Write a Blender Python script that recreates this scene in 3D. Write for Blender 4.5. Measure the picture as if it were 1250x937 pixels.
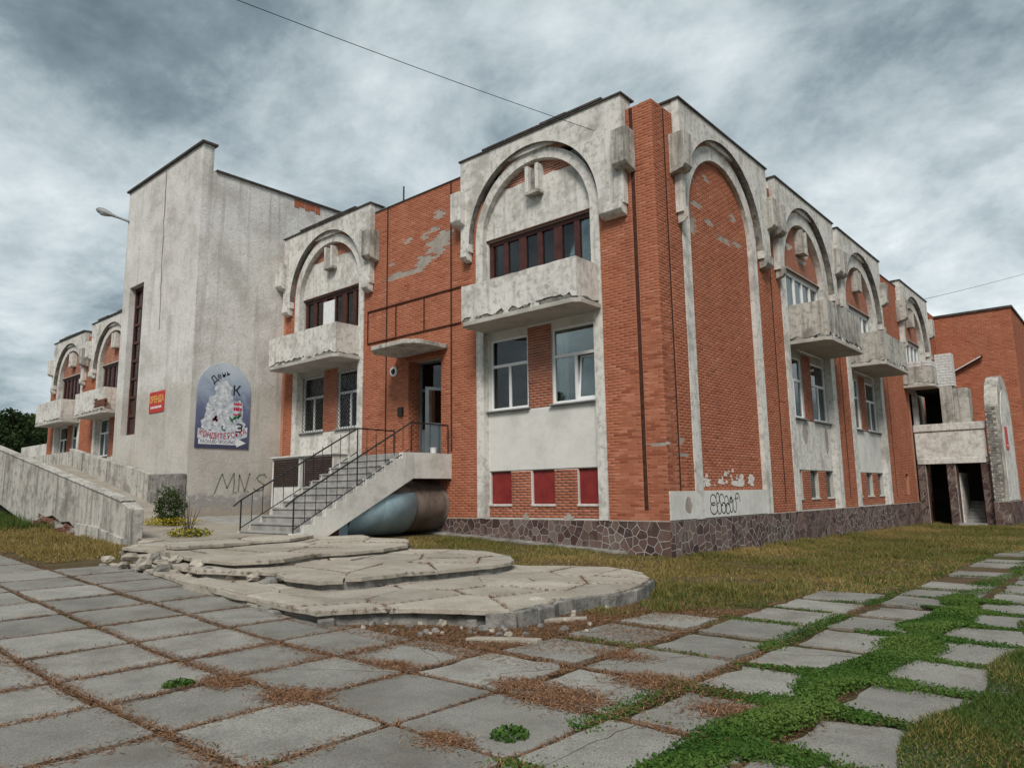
import bpy, math, random
import numpy as np
from mathutils import Matrix, Vector
random.seed(7); RNG = np.random.default_rng(7)
for o in list(bpy.data.objects): bpy.data.objects.remove(o)
SC = bpy.context.scene; COL = SC.collection

# ------------------------------------------------------------------ camera
FPX, PW, PH = 882.2, 1250.0, 937.0
YAW, PITCH, ROLL = [math.radians(a) for a in (41.052, 8.609, -0.8316)]
CAM = np.array([8.72, -15.68, 1.6])
_f = np.array([-math.sin(YAW)*math.cos(PITCH), math.cos(YAW)*math.cos(PITCH), math.sin(PITCH)])
_r = np.array([math.cos(YAW), math.sin(YAW), 0.0]); _u = np.cross(_r, _f)
CR = _r*math.cos(ROLL)+_u*math.sin(ROLL); CU = -_r*math.sin(ROLL)+_u*math.cos(ROLL); CF = _f
cam = bpy.data.cameras.new('camera'); cam.sensor_width = 36; cam.lens = FPX/PW*36; cam.clip_end = 3000; cam.clip_start = .05
camo = bpy.data.objects.new('camera', cam); COL.objects.link(camo)
camo.matrix_world = Matrix(((CR[0], CU[0], -CF[0], CAM[0]), (CR[1], CU[1], -CF[1], CAM[1]), (CR[2], CU[2], -CF[2], CAM[2]), (0, 0, 0, 1)))
SC.camera = camo
SC.view_settings.view_transform = 'Standard'; SC.view_settings.look = 'None'
SC.view_settings.gamma = 1; SC.view_settings.use_curve_mapping = False
SC.view_settings.exposure = 1.06
# ------------------------------------------------------------------ sky: overcast, broken cloud
SUN_DIR = Vector((0.42, -0.62, 0.78)).normalized()
w = bpy.data.worlds.new('World'); SC.world = w; w.use_nodes = True
nt = w.node_tree; N = nt.nodes; L = nt.links; N.clear()
def nd(t, **k):
    n = N.new(t)
    for a, b in k.items(): setattr(n, a, b)
    return n
out = nd('ShaderNodeOutputWorld'); bg = nd('ShaderNodeBackground')
sky = nd('ShaderNodeTexSky', sky_type='NISHITA', sun_disc=False)
sky.sun_elevation = math.asin(SUN_DIR.z); sky.sun_rotation = math.atan2(SUN_DIR.x, SUN_DIR.y)
tc = nd('ShaderNodeTexCoord'); sep = nd('ShaderNodeSeparateXYZ'); L.new(tc.outputs['Generated'], sep.inputs[0])
def mth(op, a, b=None, c=None):
    m = nd('ShaderNodeMath', operation=op)
    for i, v in enumerate((a, b, c)):
        if v is None: continue
        if isinstance(v, (int, float)): m.inputs[i].default_value = v
        else: L.new(v, m.inputs[i])
    return m.outputs[0]
zz = mth('ADD', mth('MAXIMUM', sep.outputs[2], 0.0), 0.30)
cx = mth('DIVIDE', sep.outputs[0], zz); cy = mth('DIVIDE', sep.outputs[1], zz)
cmb = nd('ShaderNodeCombineXYZ'); L.new(cx, cmb.inputs[0]); L.new(cy, cmb.inputs[1])
def noise(scale, det, rough, off, dist=0.0):
    mp = nd('ShaderNodeMapping'); mp.inputs['Location'].default_value = off; L.new(cmb.outputs[0], mp.inputs[0])
    n = nd('ShaderNodeTexNoise'); n.inputs['Scale'].default_value = scale; n.inputs['Detail'].default_value = det
    n.inputs['Roughness'].default_value = rough; n.inputs['Distortion'].default_value = dist
    L.new(mp.outputs[0], n.inputs['Vector']); return n.outputs[0]
n1 = noise(1.25, 10, .60, (3.2, 1.1, 0), .2); n2 = noise(3.6, 10, .64, (8.1, 4.4, 2), .3); n3 = noise(0.5, 3, .5, (1.7, 9.2, 0))
mixn = mth('ADD', mth('ADD', mth('MULTIPLY', n1, .55), mth('MULTIPLY', n2, .22)), mth('MULTIPLY', n3, .38))
rmp = nd('ShaderNodeValToRGB'); L.new(mixn, rmp.inputs[0]); cr = rmp.color_ramp
cr.elements[0].position = .485; cr.elements[0].color = (.102, .137, .160, 1)
cr.elements[1].position = .70; cr.elements[1].color = (.69, .73, .742, 1)
for p, c in ((.535, (.170, .218, .246, 1)), (.575, (.287, .343, .368, 1)), (.62, (.415, .472, .494, 1)), (.665, (.535, .588, .605, 1))):
    e = cr.elements.new(p); e.color = c
SKYGAIN = 0.68
mulS = nd('ShaderNodeMixRGB', blend_type='MULTIPLY'); mulS.inputs[0].default_value = 1
L.new(sky.outputs[0], mulS.inputs[1]); mulS.inputs[2].default_value = (.1, .1, .1, 1)
mixc = nd('ShaderNodeMixRGB'); mixc.inputs[0].default_value = .95; L.new(mulS.outputs[0], mixc.inputs[1]); L.new(rmp.outputs[0], mixc.inputs[2])
L.new(mixc.outputs[0], bg.inputs[0]); bg.inputs[1].default_value = SKYGAIN; L.new(bg.outputs[0], out.inputs[0])
# ------------------------------------------------------------------ soft sun behind the cloud
sl = bpy.data.lights.new('sun', 'SUN'); sl.energy = 1.5; sl.angle = math.radians(20); sl.color = (1, .945, .87)
so = bpy.data.objects.new('sun', sl); COL.objects.link(so)
so.rotation_euler = (-SUN_DIR).to_track_quat('-Z', 'Y').to_euler()

# ------------------------------------------------------------------ terrain and pixel helpers
def g(x, y):
    s = 1.0-max(x, -34.0)
    s = s if s > .8 else (0.0 if s < -.8 else (s+.8)**2/3.2)
    return .048*s-.008*min(max(0.0, y), 60)
def ray(px, py): return CF+CR*(px-PW/2)/FPX-CU*(py-PH/2)/FPX
def on_surf(px, py, zf):
    d = ray(px, py); z = zf(0, 0)
    for _ in range(120):
        t = (z-CAM[2])/d[2]; P = CAM+t*d; z = .5*z+.5*zf(P[0], P[1])
    return P

# ------------------------------------------------------------------ materials
class NT:
    def __init__(s, name):
        s.m = bpy.data.materials.new(name); s.m.use_nodes = True; s.t = s.m.node_tree; s.t.nodes.clear()
        s.out = s.n('ShaderNodeOutputMaterial'); s.b = s.n('ShaderNodeBsdfPrincipled'); s.l(s.b.outputs[0], s.out.inputs[0])
        s.pos = s.n('ShaderNodeNewGeometry').outputs['Position']
    def n(s, t, **k):
        x = s.t.nodes.new(t)
        for a, b in k.items(): setattr(x, a, b)
        return x
    def l(s, a, b): s.t.links.new(a, b)
    def noise(s, scale, det=5, rough=.6, sc=(1, 1, 1), loc=(0, 0, 0), dist=0):
        mp = s.n('ShaderNodeMapping'); mp.inputs['Scale'].default_value = sc; mp.inputs['Location'].default_value = loc; s.l(s.pos, mp.inputs[0])
        x = s.n('ShaderNodeTexNoise'); x.inputs['Scale'].default_value = scale; x.inputs['Detail'].default_value = det
        x.inputs['Roughness'].default_value = rough; x.inputs['Distortion'].default_value = dist
        s.l(mp.outputs[0], x.inputs['Vector']); return x.outputs[0]
    def ramp(s, fac, stops):
        r = s.n('ShaderNodeValToRGB'); e = r.color_ramp.elements
        e[0].position, e[0].color = stops[0][0], col(stops[0][1]); e[1].position, e[1].color = stops[-1][0], col(stops[-1][1])
        for p, c in stops[1:-1]: k = e.new(p); k.color = col(c)
        s.l(fac, r.inputs[0]); return r.outputs[0]
    def mix(s, fac, a, b, bt='MIX'):
        x = s.n('ShaderNodeMixRGB', blend_type=bt)
        for i, v in enumerate((fac, a, b)):
            if isinstance(v, (int, float)): x.inputs[i].default_value = v if i == 0 else (v, v, v, 1)
            elif isinstance(v, tuple): x.inputs[i].default_value = col(v)
            else: s.l(v, x.inputs[i])
        return x.outputs[0]
    def attr(s, name):
        a = s.n('ShaderNodeAttribute', attribute_name=name); return a.outputs['Fac']
    def bump(s, h, st, d=.01):
        b = s.n('ShaderNodeBump'); b.inputs['Strength'].default_value = st; b.inputs['Distance'].default_value = d
        s.l(h, b.inputs['Height']); s.l(b.outputs[0], s.b.inputs['Normal'])
    def fin(s, colr, rough=.85, spec=.25, metal=0):
        if isinstance(colr, tuple): s.b.inputs['Base Color'].default_value = col(colr)
        else: s.l(colr, s.b.inputs['Base Color'])
        s.b.inputs['Roughness'].default_value = rough; s.b.inputs['Specular IOR Level'].default_value = spec; s.b.inputs['Metallic'].default_value = metal
        return s.m
def col(c): return (c, c, c, 1) if isinstance(c, (int, float)) else tuple(c)+((1,) if len(c) == 3 else ())

def plaster(name, base, dark, dirt, streak=.55, dirtlo=.56, bump=.5, mott=.75):
    t = NT(name)
    a = t.noise(1.1, 8, .68); b = t.noise(6, 6, .7, loc=(4, 2, 1)); st = t.noise(2.2, 6, .65, sc=(2.2, 2.2, .16), loc=(1, 7, 3))
    c = t.ramp(a, [(.38, dark), (.50, base), (.72, tuple(x*1.1 for x in base))])
    c = t.mix(t.ramp(st, [(dirtlo, 0.0), (dirtlo+.2, streak)]), c, dirt)
    c = t.mix(t.ramp(b, [(.33, mott), (.50, 0.0)]), c, tuple(x*.62 for x in dark))
    f = t.noise(45, 4, .7)
    c = t.mix(t.ramp(f, [(.35, .2), (.6, 0.0)]), c, tuple(x*.6 for x in dark))
    h = t.mix(.5, t.noise(22, 6, .75), b); t.bump(h, bump, .02)
    return t.fin(c, .92, .15)
M = {}
M['plaster'] = plaster('white_plaster', (.66, .645, .605), (.44, .42, .385), (.25, .23, .20), .65, .53)
M['plaster_clean'] = plaster('painted_plaster', (.64, .635, .60), (.55, .545, .51), (.40, .385, .35), .3, .62, .25, .15)
M['concrete'] = plaster('weathered_concrete', (.50, .48, .435), (.27, .255, .228), (.12, .112, .098), .85, .49, .8)
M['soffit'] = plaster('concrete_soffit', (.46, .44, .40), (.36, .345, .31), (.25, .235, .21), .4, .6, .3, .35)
def tower_mat():
    t = NT('tower_plaster')
    a = t.noise(.7, 9, .7); st = t.noise(1.5, 6, .62, sc=(2.4, 2.4, .12), loc=(5, 1, 2)); fl = t.noise(5, 7, .75, loc=(2, 2, 2), dist=.6)
    c = t.ramp(a, [(.35, (.47, .455, .425)), (.49, (.635, .62, .59)), (.68, (.75, .74, .72))])
    c = t.mix(t.ramp(st, [(.55, 0.0), (.74, .6)]), c, (.29, .265, .225))
    sp = t.n('ShaderNodeSeparateXYZ'); t.l(t.pos, sp.inputs[0])
    def zmask(z0, z1, wob):
        m = t.n('ShaderNodeMath', operation='MULTIPLY_ADD'); t.l(fl, m.inputs[0]); m.inputs[1].default_value = wob; t.l(sp.outputs[2], m.inputs[2])
        r = t.n('ShaderNodeMapRange'); r.inputs[1].default_value = z0+wob*.5; r.inputs[2].default_value = z1+wob*.5; r.inputs[3].default_value = 1; r.inputs[4].default_value = 0
        t.l(m.outputs[0], r.inputs[0]); return r.outputs[0]
    def sc(x, k):
        m = t.n('ShaderNodeMath', operation='MULTIPLY'); t.l(x, m.inputs[0])
        if isinstance(k, float): m.inputs[1].default_value = k
        else: t.l(k, m.inputs[1])
        return m.outputs[0]
    c = t.mix(sc(zmask(5.6, 6.1, 1.6), .45), c, (.36, .315, .25))
    c = t.mix(sc(zmask(1.55, 1.75, 2.0), .85), c, (.27, .265, .255))
    c = t.mix(sc(zmask(1.15, 1.3, 2.2), .8), c, (.40, .335, .265))
    c = t.mix(t.ramp(fl, [(.32, .5), (.46, 0.0)]), c, (.36, .34, .31))
    c = t.mix(t.ramp(t.noise(16, 6, .78, loc=(3, 3, 8)), [(.36, .5), (.5, 0.0)]), c, (.38, .36, .33))
    t.bump(t.mix(.6, t.noise(14, 7, .75), fl), 1.0, .045)
    return t.fin(c, .93, .12)
M['tower'] = tower_mat()
def brick_mat():
    t = NT('red_brick'); v = t.attr('tone')
    c = t.ramp(v, [(0, (.25, .078, .044)), (.3, (.372, .130, .072)), (.7, (.43, .160, .092)), (1, (.51, .22, .14))])
    c = t.mix(t.ramp(t.noise(.55, 6, .65), [(.38, .32), (.62, 0.0)]), c, (.26, .078, .046))
    c = t.mix(t.ramp(t.noise(1.7, 7, .7, sc=(1, 1, .35), loc=(3, 1, 1)), [(.58, 0.0), (.8, .38)]), c, (.44, .24, .16))
    c = t.mix(t.ramp(t.noise(60, 3, .7), [(.35, .35), (.6, 0.0)]), c, (.20, .055, .03))
    c = t.mix(t.ramp(t.noise(.9, 7, .7, sc=(3.0, 3.0, .14), loc=(2, 8, 1)), [(.53, 0.0), (.75, .45)]), c, (.17, .075, .052))
    c = t.mix(t.ramp(t.noise(2.4, 8, .75, loc=(6, 2, 9), dist=.8), [(.64, 0.0), (.76, .42)]), c, (.50, .37, .30))
    t.bump(t.noise(70, 4, .7), .35, .004)
    return t.fin(c, .9, .15)
M['brick'] = brick_mat()
def simple(name, c1, c2, scale, rough=.8, spec=.25, metal=0, bump=.3, bs=None, bd=.006, det=6, sc=(1, 1, 1)):
    t = NT(name); n = t.noise(scale, det, .65, sc=sc)
    c = t.ramp(n, [(.36, c1), (.64, c2)])
    if bump: t.bump(t.noise(bs or scale*6, 5, .7), bump, bd)
    return t.fin(c, rough, spec, metal)
M['mortar'] = simple('grey_mortar', (.27, .235, .20), (.38, .345, .31), 3, .95, .1, bump=.5, bs=40)
M['redmortar'] = simple('brick_tinted_mortar', (.37, .165, .10), (.45, .225, .15), 2.2, .95, .1, bump=.4, bs=40)
def stone_mat():
    t = NT('plinth_stone'); v = t.attr('tone')
    c = t.ramp(v, [(0, (.048, .027, .026)), (.45, (.090, .050, .044)), (.8, (.135, .082, .070)), (1, (.17, .13, .115))])
    c = t.mix(t.ramp(t.noise(1.6, 9, .75), [(.48, 0.0), (.68, .65)]), c, (.19, .165, .145))
    t.bump(t.noise(28, 6, .7), .5, .01); return t.fin(c, .75, .3)
M['stone'] = stone_mat()
M['crack'] = simple('crack_dirt', (.045, .036, .028), (.085, .068, .052), 20, .97, .05, bump=0)
M['streak'] = simple('brown_leak_stain', (.19, .15, .11), (.34, .29, .235), 9, .95, .1, bump=0, sc=(1, 1, .3))
M['oldbrick'] = simple('dirty_broken_brick', (.10, .040, .028), (.20, .10, .075), 7, .95, .1, bump=.7, bs=30, bd=.02)
M['pointing'] = simple('stone_pointing', (.25, .228, .205), (.47, .445, .41), 4, .95, .1, bump=.5, bs=40)
M['coping'] = simple('dark_coping_metal', (.030, .026, .023), (.075, .062, .052), 3, .6, .4, bump=.2)
M['felt'] = simple('roofing_felt', (.045, .043, .04), (.10, .095, .088), 2, .9, .2)
M['rust'] = simple('rusty_steel', (.040, .014, .009), (.09, .034, .02), 8, .85, .25)
M['brownframe'] = simple('brown_window_paint', (.045, .014, .012), (.085, .028, .022), 6, .5, .35, bump=.2)
M['pvc'] = simple('white_window_plastic', (.70, .71, .71), (.78, .79, .79), 3, .35, .45, bump=0)
M['hatchred'] = simple('red_hatch_paint', (.16, .015, .014), (.235, .026, .022), 3, .5, .4, bump=.25, bs=12)
M['doorgrey'] = simple('grey_door_metal', (.10, .13, .145), (.135, .165, .18), 3, .45, .45, bump=0)
M['black'] = simple('black_rail_paint', (.010, .010, .011), (.024, .023, .023), 9, .5, .4, bump=.2)
M['grille'] = simple('light_window_grille', (.34, .35, .35), (.50, .51, .51), 5, .6, .4, bump=0)
M['interior'] = simple('interior_painted_shade', (.030, .028, .026), (.05, .047, .044), 1, .95, .1, bump=0)  # shade of the enclosed rooms put into the base colour
M['curtain'] = simple('white_curtain', (.60, .61, .60), (.70, .71, .70), 2, .9, .1, bump=0, sc=(6, 6, .3))
M['cabwhite'] = simple('white_cabinet_paint', (.50, .49, .46), (.66, .655, .63), 2.5, .6, .3, bump=.2)
M['louvre'] = simple('brown_louvre', (.035, .022, .018), (.065, .045, .038), 6, .6, .3, bump=0)
M['tank'] = simple('rusty_tank_steel', (.085, .060, .046), (.20, .165, .14), 1.6, .7, .35, bump=.3, sc=(1, 1, .5))
M['bluesheet'] = simple('pale_blue_sheet', (.24, .36, .42), (.36, .49, .55), 1.4, .6, .3, bump=.25)
M['board'] = simple('brown_board', (.10, .050, .028), (.17, .09, .05), 4, .85, .2)
M['stair'] = simple('stair_concrete', (.22, .215, .20), (.36, .35, .33), 3.2, .92, .15, bump=.5)
M['stringer'] = plaster('pale_stair_render', (.62, .61, .575), (.50, .485, .45), (.30, .285, .26), .5, .56, .5, .3)
M['lampgrey'] = simple('lamp_grey_metal', (.17, .18, .18), (.26, .27, .27), 4, .5, .5, bump=0)
M['lampglass'] = simple('lamp_dull_glass', (.30, .31, .31), (.40, .41, .41), 4, .25, .5, bump=0)
M['whitebrick'] = simple('silicate_brick', (.50, .495, .48), (.64, .635, .62), 5, .9, .15, bump=.4)
M['wire'] = simple('cable_black', (.012, .012, .013), (.02, .02, .02), 5, .6, .3, bump=0)
M['bark'] = simple('tree_bark', (.05, .04, .032), (.11, .09, .075), 8, .95, .1, bump=.6)
M['redsign'] = simple('red_sign_face', (.42, .028, .022), (.50, .04, .032), 2, .5, .35, bump=0)
M['yellow'] = simple('sign_yellow', (.72, .46, .10), (.80, .52, .14), 4, .6, .3, bump=0)
M['white'] = simple('print_white', (.66, .67, .69), (.78, .79, .80), 9, .6, .3, bump=0)
M['inkblack'] = simple('print_black', (.015, .014, .02), (.035, .03, .04), 5, .6, .3, bump=0)
M['inkred'] = simple('print_crimson', (.40, .02, .05), (.50, .04, .075), 5, .6, .3, bump=0)
M['inkgreen'] = simple('print_green', (.02, .12, .06), (.05, .20, .10), 9, .6, .3, bump=0)
M['sprayblack'] = simple('black_spray_paint', (.018, .018, .02), (.05, .05, .052), 14, .7, .2, bump=0)
M['spraygreen'] = simple('faded_green_spray', (.13, .155, .11), (.20, .22, .165), 9, .8, .2, bump=0)
M['whitepaint'] = simple('smeared_white_paint', (.50, .45, .41), (.70, .67, .64), 9, .8, .2, bump=.2)
def poster_mat():
    t = NT('poster_print'); sp = t.n('ShaderNodeSeparateXYZ'); t.l(t.pos, sp.inputs[0])
    w_ = t.noise(1.6, 5, .6, dist=.8)
    m = t.n('ShaderNodeMath', operation='MULTIPLY_ADD'); t.l(sp.outputs[2], m.inputs[0]); m.inputs[1].default_value = .30; m.inputs[2].default_value = -1.25
    a = t.n('ShaderNodeMath', operation='ADD'); t.l(m.outputs[0], a.inputs[0]); s2 = t.n('ShaderNodeMath', operation='MULTIPLY'); t.l(w_, s2.inputs[0]); s2.inputs[1].default_value = .55; t.l(s2.outputs[0], a.inputs[1])
    c = t.ramp(a.outputs[0], [(.10, (.055, .06, .115)), (.5, (.13, .15, .25)), (.72, (.30, .36, .46)), (1, (.50, .56, .62))])
    return t.fin(c, .55, .3)
M['poster'] = poster_mat()
M['cake'] = simple('print_icing', (.34, .39, .46), (.72, .74, .75), 5.5, .6, .3, bump=0)
M['cakeline'] = simple('print_icing_shade', (.25, .29, .35), (.38, .42, .47), 9, .6, .3, bump=0)
def glass_mat():
    t = NT('window_glass'); t.t.nodes.remove(t.b)
    tr = t.n('ShaderNodeBsdfTransparent'); tr.inputs[0].default_value = (.80, .85, .84, 1)
    gl = t.n('ShaderNodeBsdfGlossy'); gl.inputs[0].default_value = (.92, .96, .97, 1); gl.inputs[1].default_value = .02
    lw = t.n('ShaderNodeFresnel'); lw.inputs[0].default_value = 1.55
    a = t.n('ShaderNodeMath', operation='MULTIPLY_ADD'); t.l(lw.outputs[0], a.inputs[0]); a.inputs[1].default_value = 1.25; a.inputs[2].default_value = .01
    mx = t.n('ShaderNodeMixShader'); t.l(a.outputs[0], mx.inputs[0]); t.l(tr.outputs[0], mx.inputs[1]); t.l(gl.outputs[0], mx.inputs[2]); t.l(mx.outputs[0], t.out.inputs[0])
    bp = t.n('ShaderNodeBump'); bp.inputs['Strength'].default_value = .05; bp.inputs['Distance'].default_value = .02; t.l(t.noise(1.3, 2, .5), bp.inputs['Height']); t.l(bp.outputs[0], gl.inputs['Normal'])
    return t.m
M['glass'] = glass_mat()
def slab_mat(name, c0, c1, c2, stain):
    t = NT(name); v = t.attr('tone')
    c = t.ramp(t.noise(1.3, 9, .7), [(.33, c0), (.52, c1), (.72, c2)])
    oi = t.n('ShaderNodeObjectInfo'); k = t.ramp(oi.outputs['Random'], [(0, .74), (1, 1.12)])
    c = t.mix(1.0, c, k, 'MULTIPLY')
    c = t.mix(t.ramp(t.noise(.8, 7, .75, loc=(9, 3, 0)), [(.52, 0.0), (.72, .72)]), c, stain)
    c = t.mix(t.ramp(t.noise(85, 3, .8), [(.36, .85), (.53, 0.0)]), c, tuple(x*.45 for x in c0))
    c = t.mix(t.ramp(t.noise(34, 4, .75, loc=(7, 7, 7)), [(.34, .5), (.46, 0.0)]), c, tuple(x*.55 for x in c0))
    c = t.mix(t.ramp(t.noise(20, 5, .8, loc=(1, 5, 2)), [(.60, 0.0), (.8, .35)]), c, c2)
    t.bump(t.mix(.5, t.noise(90, 4, .8), t.noise(9, 6, .7)), .6, .012)
    return t.fin(c, .93, .12)
M['slab'] = slab_mat('paving_concrete', (.215, .205, .182), (.305, .294, .264), (.375, .364, .33), (.135, .118, .094))
M['terrace'] = slab_mat('terrace_concrete', (.345, .305, .25), (.475, .43, .365), (.575, .53, .46), (.21, .172, .135))
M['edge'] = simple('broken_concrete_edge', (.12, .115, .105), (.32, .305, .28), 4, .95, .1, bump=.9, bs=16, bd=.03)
def ground_mat():
    t = NT('bare_ground')
    c = t.ramp(t.noise(.9, 9, .7), [(.32, (.070, .046, .030)), (.5, (.135, .090, .056)), (.7, (.17, .13, .08))])
    c = t.mix(t.ramp(t.noise(.10, 5, .6, loc=(3, 3, 0)), [(.42, 0.0), (.6, .75)]), c, (.085, .088, .030))
    c = t.mix(t.ramp(t.noise(40, 4, .8), [(.35, .6), (.55, 0.0)]), c, (.05, .03, .02))
    t.bump(t.noise(30, 6, .8), .9, .03); return t.fin(c, .97, .1)
M['ground'] = ground_mat()
def leaf_mat(name, stops, rough=.7, trans=.25):
    t = NT(name); v = t.attr('tone'); c = t.ramp(v, stops)
    t.fin(c, rough, .2)
    tl = t.n('ShaderNodeBsdfTranslucent'); t.l(c, tl.inputs[0]); mx = t.n('ShaderNodeMixShader'); mx.inputs[0].default_value = trans
    t.l(t.b.outputs[0], mx.inputs[1]); t.l(tl.outputs[0], mx.inputs[2]); t.l(mx.outputs[0], t.out.inputs[0]); return t.m
M['drygrass'] = leaf_mat('dry_grass', [(0, (.09, .092, .022)), (.4, (.19, .16, .045)), (.75, (.30, .22, .075)), (1, (.42, .31, .14))])
M['greengrass'] = leaf_mat('green_grass', [(0, (.032, .060, .012)), (.5, (.072, .120, .024)), (.85, (.135, .165, .042)), (1, (.24, .21, .08))])
M['moss'] = leaf_mat('clover_leaves', [(0, (.020, .052, .009)), (.5, (.052, .118, .018)), (1, (.12, .185, .04))])
M['litter'] = leaf_mat('needle_litter', [(0, (.085, .040, .022)), (.5, (.20, .102, .054)), (1, (.36, .215, .125))], .9, .05)
M['leafdark'] = leaf_mat('dark_leaves', [(0, (.010, .022, .006)), (.5, (.026, .05, .013)), (1, (.06, .09, .025))])
M['leafgreen'] = leaf_mat('mid_leaves', [(0, (.02, .036, .01)), (.5, (.045, .072, .02)), (1, (.09, .12, .04))])
M['leafyellow'] = leaf_mat('yellow_flowers', [(0, (.20, .16, .012)), (.5, (.40, .32, .02)), (1, (.55, .46, .04))])

# ------------------------------------------------------------------ mesh helpers
FRONT = lambda u, n, z: (u, -n, z)
RIGHT = lambda u, n, z: (n, u, z)
class MB:
    def __init__(s): s.v = []; s.f = []; s.tone = []
    def add(s, vs, fs, tone=.5):
        k = len(s.v); s.v += [tuple(map(float, p)) for p in vs]
        for f in fs: s.f.append(tuple(i+k for i in f)); s.tone.append(tone)
        return s
    def box(s, F, u0, u1, n0, n1, z0, z1, tone=.5):
        P = [F(u, n, z) for n in (n0, n1) for z in (z0, z1) for u in (u0, u1)]
        return s.add(P, [(4, 5, 7, 6), (1, 0, 2, 3), (5, 1, 3, 7), (0, 4, 6, 2), (6, 7, 3, 2), (0, 1, 5, 4)], tone)
    def prism(s, F, poly, n0, n1, tone=.5):
        m = len(poly); P = [F(u, n0, z) for u, z in poly]+[F(u, n1, z) for u, z in poly]
        return s.add(P, [tuple(range(m, 2*m)), tuple(range(m-1, -1, -1))]+[(i, (i+1) % m, m+(i+1) % m, m+i) for i in range(m)], tone)
    def hprism(s, poly, zb, zt, tone=.5):          # vertical prism from ground-plan polygon (CCW); zb/zt may be functions
        f = lambda z, p: z(*p) if callable(z) else z
        m = len(poly); P = [(p[0], p[1], f(zb, p)) for p in poly]+[(p[0], p[1], f(zt, p)) for p in poly]
        return s.add(P, [tuple(range(m, 2*m)), tuple(range(m-1, -1, -1))]+[(i, (i+1) % m, m+(i+1) % m, m+i) for i in range(m)], tone)
    def tube(s, pts, r, k=6, tone=.5, cap=True):
        pts = [Vector(p) for p in pts]; rs = r if isinstance(r, (list, tuple)) else [r]*len(pts); V = []; Fc = []
        for i, p in enumerate(pts):
            d = (pts[min(i+1, len(pts)-1)]-pts[max(i-1, 0)]).normalized()
            a = d.cross(Vector((0, 0, 1)) if abs(d.z) < .9 else Vector((1, 0, 0))).normalized(); b = d.cross(a)
            for j in range(k):
                t = 2*math.pi*j/k+math.pi/k; V.append(p+(a*math.cos(t)+b*math.sin(t))*rs[i])
        for i in range(len(pts)-1):
            for j in range(k): Fc.append((i*k+j, i*k+(j+1) % k, (i+1)*k+(j+1) % k, (i+1)*k+j))
        if cap: Fc += [tuple(range(k))[::-1], tuple(range((len(pts)-1)*k, len(pts)*k))]
        return s.add(V, Fc, tone)
    def bar(s, a, b, w, h):
        return s.tube([a, b], max(w, h)*.6, 4)
    def build(s, name, mat, parent=None, smooth=False, bevel=0, kind=None):
        me = bpy.data.meshes.new(name); me.from_pydata(s.v, [], s.f); me.materials.append(M[mat])
        a = me.attributes.new('tone', 'FLOAT', 'FACE'); a.data.foreach_set('value', s.tone)
        if smooth: me.polygons.foreach_set('use_smooth', [True]*len(s.f))
        me.update(); o = bpy.data.objects.new(name, me); COL.objects.link(o); o.parent = parent
        if bevel:
            b = o.modifiers.new('bevel', 'BEVEL'); b.width = bevel; b.segments = 2; b.limit_method = 'ANGLE'; b.angle_limit = .6
        if kind: o['kind'] = kind
        return o
def fast_mesh(name, mat, V, Fq, tone, parent=None, kind='stuff'):   # V (n,3), Fq (m,k) arrays
    V = np.asarray(V, np.float32); Fq = np.asarray(Fq, np.int32); k = Fq.shape[1]
    me = bpy.data.meshes.new(name); me.vertices.add(len(V)); me.vertices.foreach_set('co', V.ravel())
    me.loops.add(Fq.size); me.loops.foreach_set('vertex_index', Fq.ravel()); me.polygons.add(len(Fq))
    me.polygons.foreach_set('loop_start', np.arange(0, Fq.size, k, dtype=np.int32)); me.polygons.foreach_set('loop_total', np.full(len(Fq), k, np.int32))
    me.update(calc_edges=True); me.materials.append(M[mat])
    a = me.attributes.new('tone', 'FLOAT', 'FACE'); a.data.foreach_set('value', np.asarray(tone, np.float32))
    o = bpy.data.objects.new(name, me); COL.objects.link(o); o.parent = parent
    if kind: o['kind'] = kind
    return o
def thing(name, label, cat, group=None, loc=(0, 0, 0)):
    o = bpy.data.objects.new(name, None); COL.objects.link(o); o.location = loc; o.empty_display_size = .3
    o['label'] = label; o['category'] = cat
    if group: o['group'] = group
    return o
def tag(o, label, cat, group=None):
    o['label'] = label; o['category'] = cat
    if group: o['group'] = group
    return o
def struct(o): o['kind'] = 'structure'; return o
def clip(poly, a, b, c):                        # keep a*x+b*y<=c
    o = []; n = len(poly)
    for i in range(n):
        p, q = poly[i], poly[(i+1) % n]; dp, dq = a*p[0]+b*p[1]-c, a*q[0]+b*q[1]-c
        if dp <= 0: o.append(p)
        if (dp < 0 < dq) or (dq < 0 < dp):
            t = dp/(dp-dq); o.append((p[0]+(q[0]-p[0])*t, p[1]+(q[1]-p[1])*t))
    return o
def area(p): return .5*sum(p[i][0]*p[(i+1) % len(p)][1]-p[(i+1) % len(p)][0]*p[i][1] for i in range(len(p)))
def voronoi(poly, pts, gap, jit=0.0):
    cells = []
    for i, p in enumerate(pts):
        c = poly
        ds = sorted(range(len(pts)), key=lambda j: (pts[j][0]-p[0])**2+(pts[j][1]-p[1])**2)[1:22]
        for j in ds:
            q = pts[j]; dx, dy = q[0]-p[0], q[1]-p[1]; d = math.hypot(dx, dy)+1e-9
            c = clip(c, dx/d, dy/d, (dx*(p[0]+q[0])+dy*(p[1]+q[1]))/(2*d)-gap/2)
            if len(c) < 3: break
        if len(c) >= 3 and area(c) > .002:
            o = [c[0]]
            for q in c[1:]:
                if math.hypot(q[0]-o[-1][0], q[1]-o[-1][1]) > .012: o.append(q)
            if len(o) >= 3: cells.append(o)
    return cells
def inside(p, poly):
    r = False; n = len(poly)
    for i in range(n):
        a, b = poly[i], poly[(i+1) % n]
        if (a[1] > p[1]) != (b[1] > p[1]) and p[0] < (b[0]-a[0])*(p[1]-a[1])/(b[1]-a[1])+a[0]: r = not r
    return r
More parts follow.
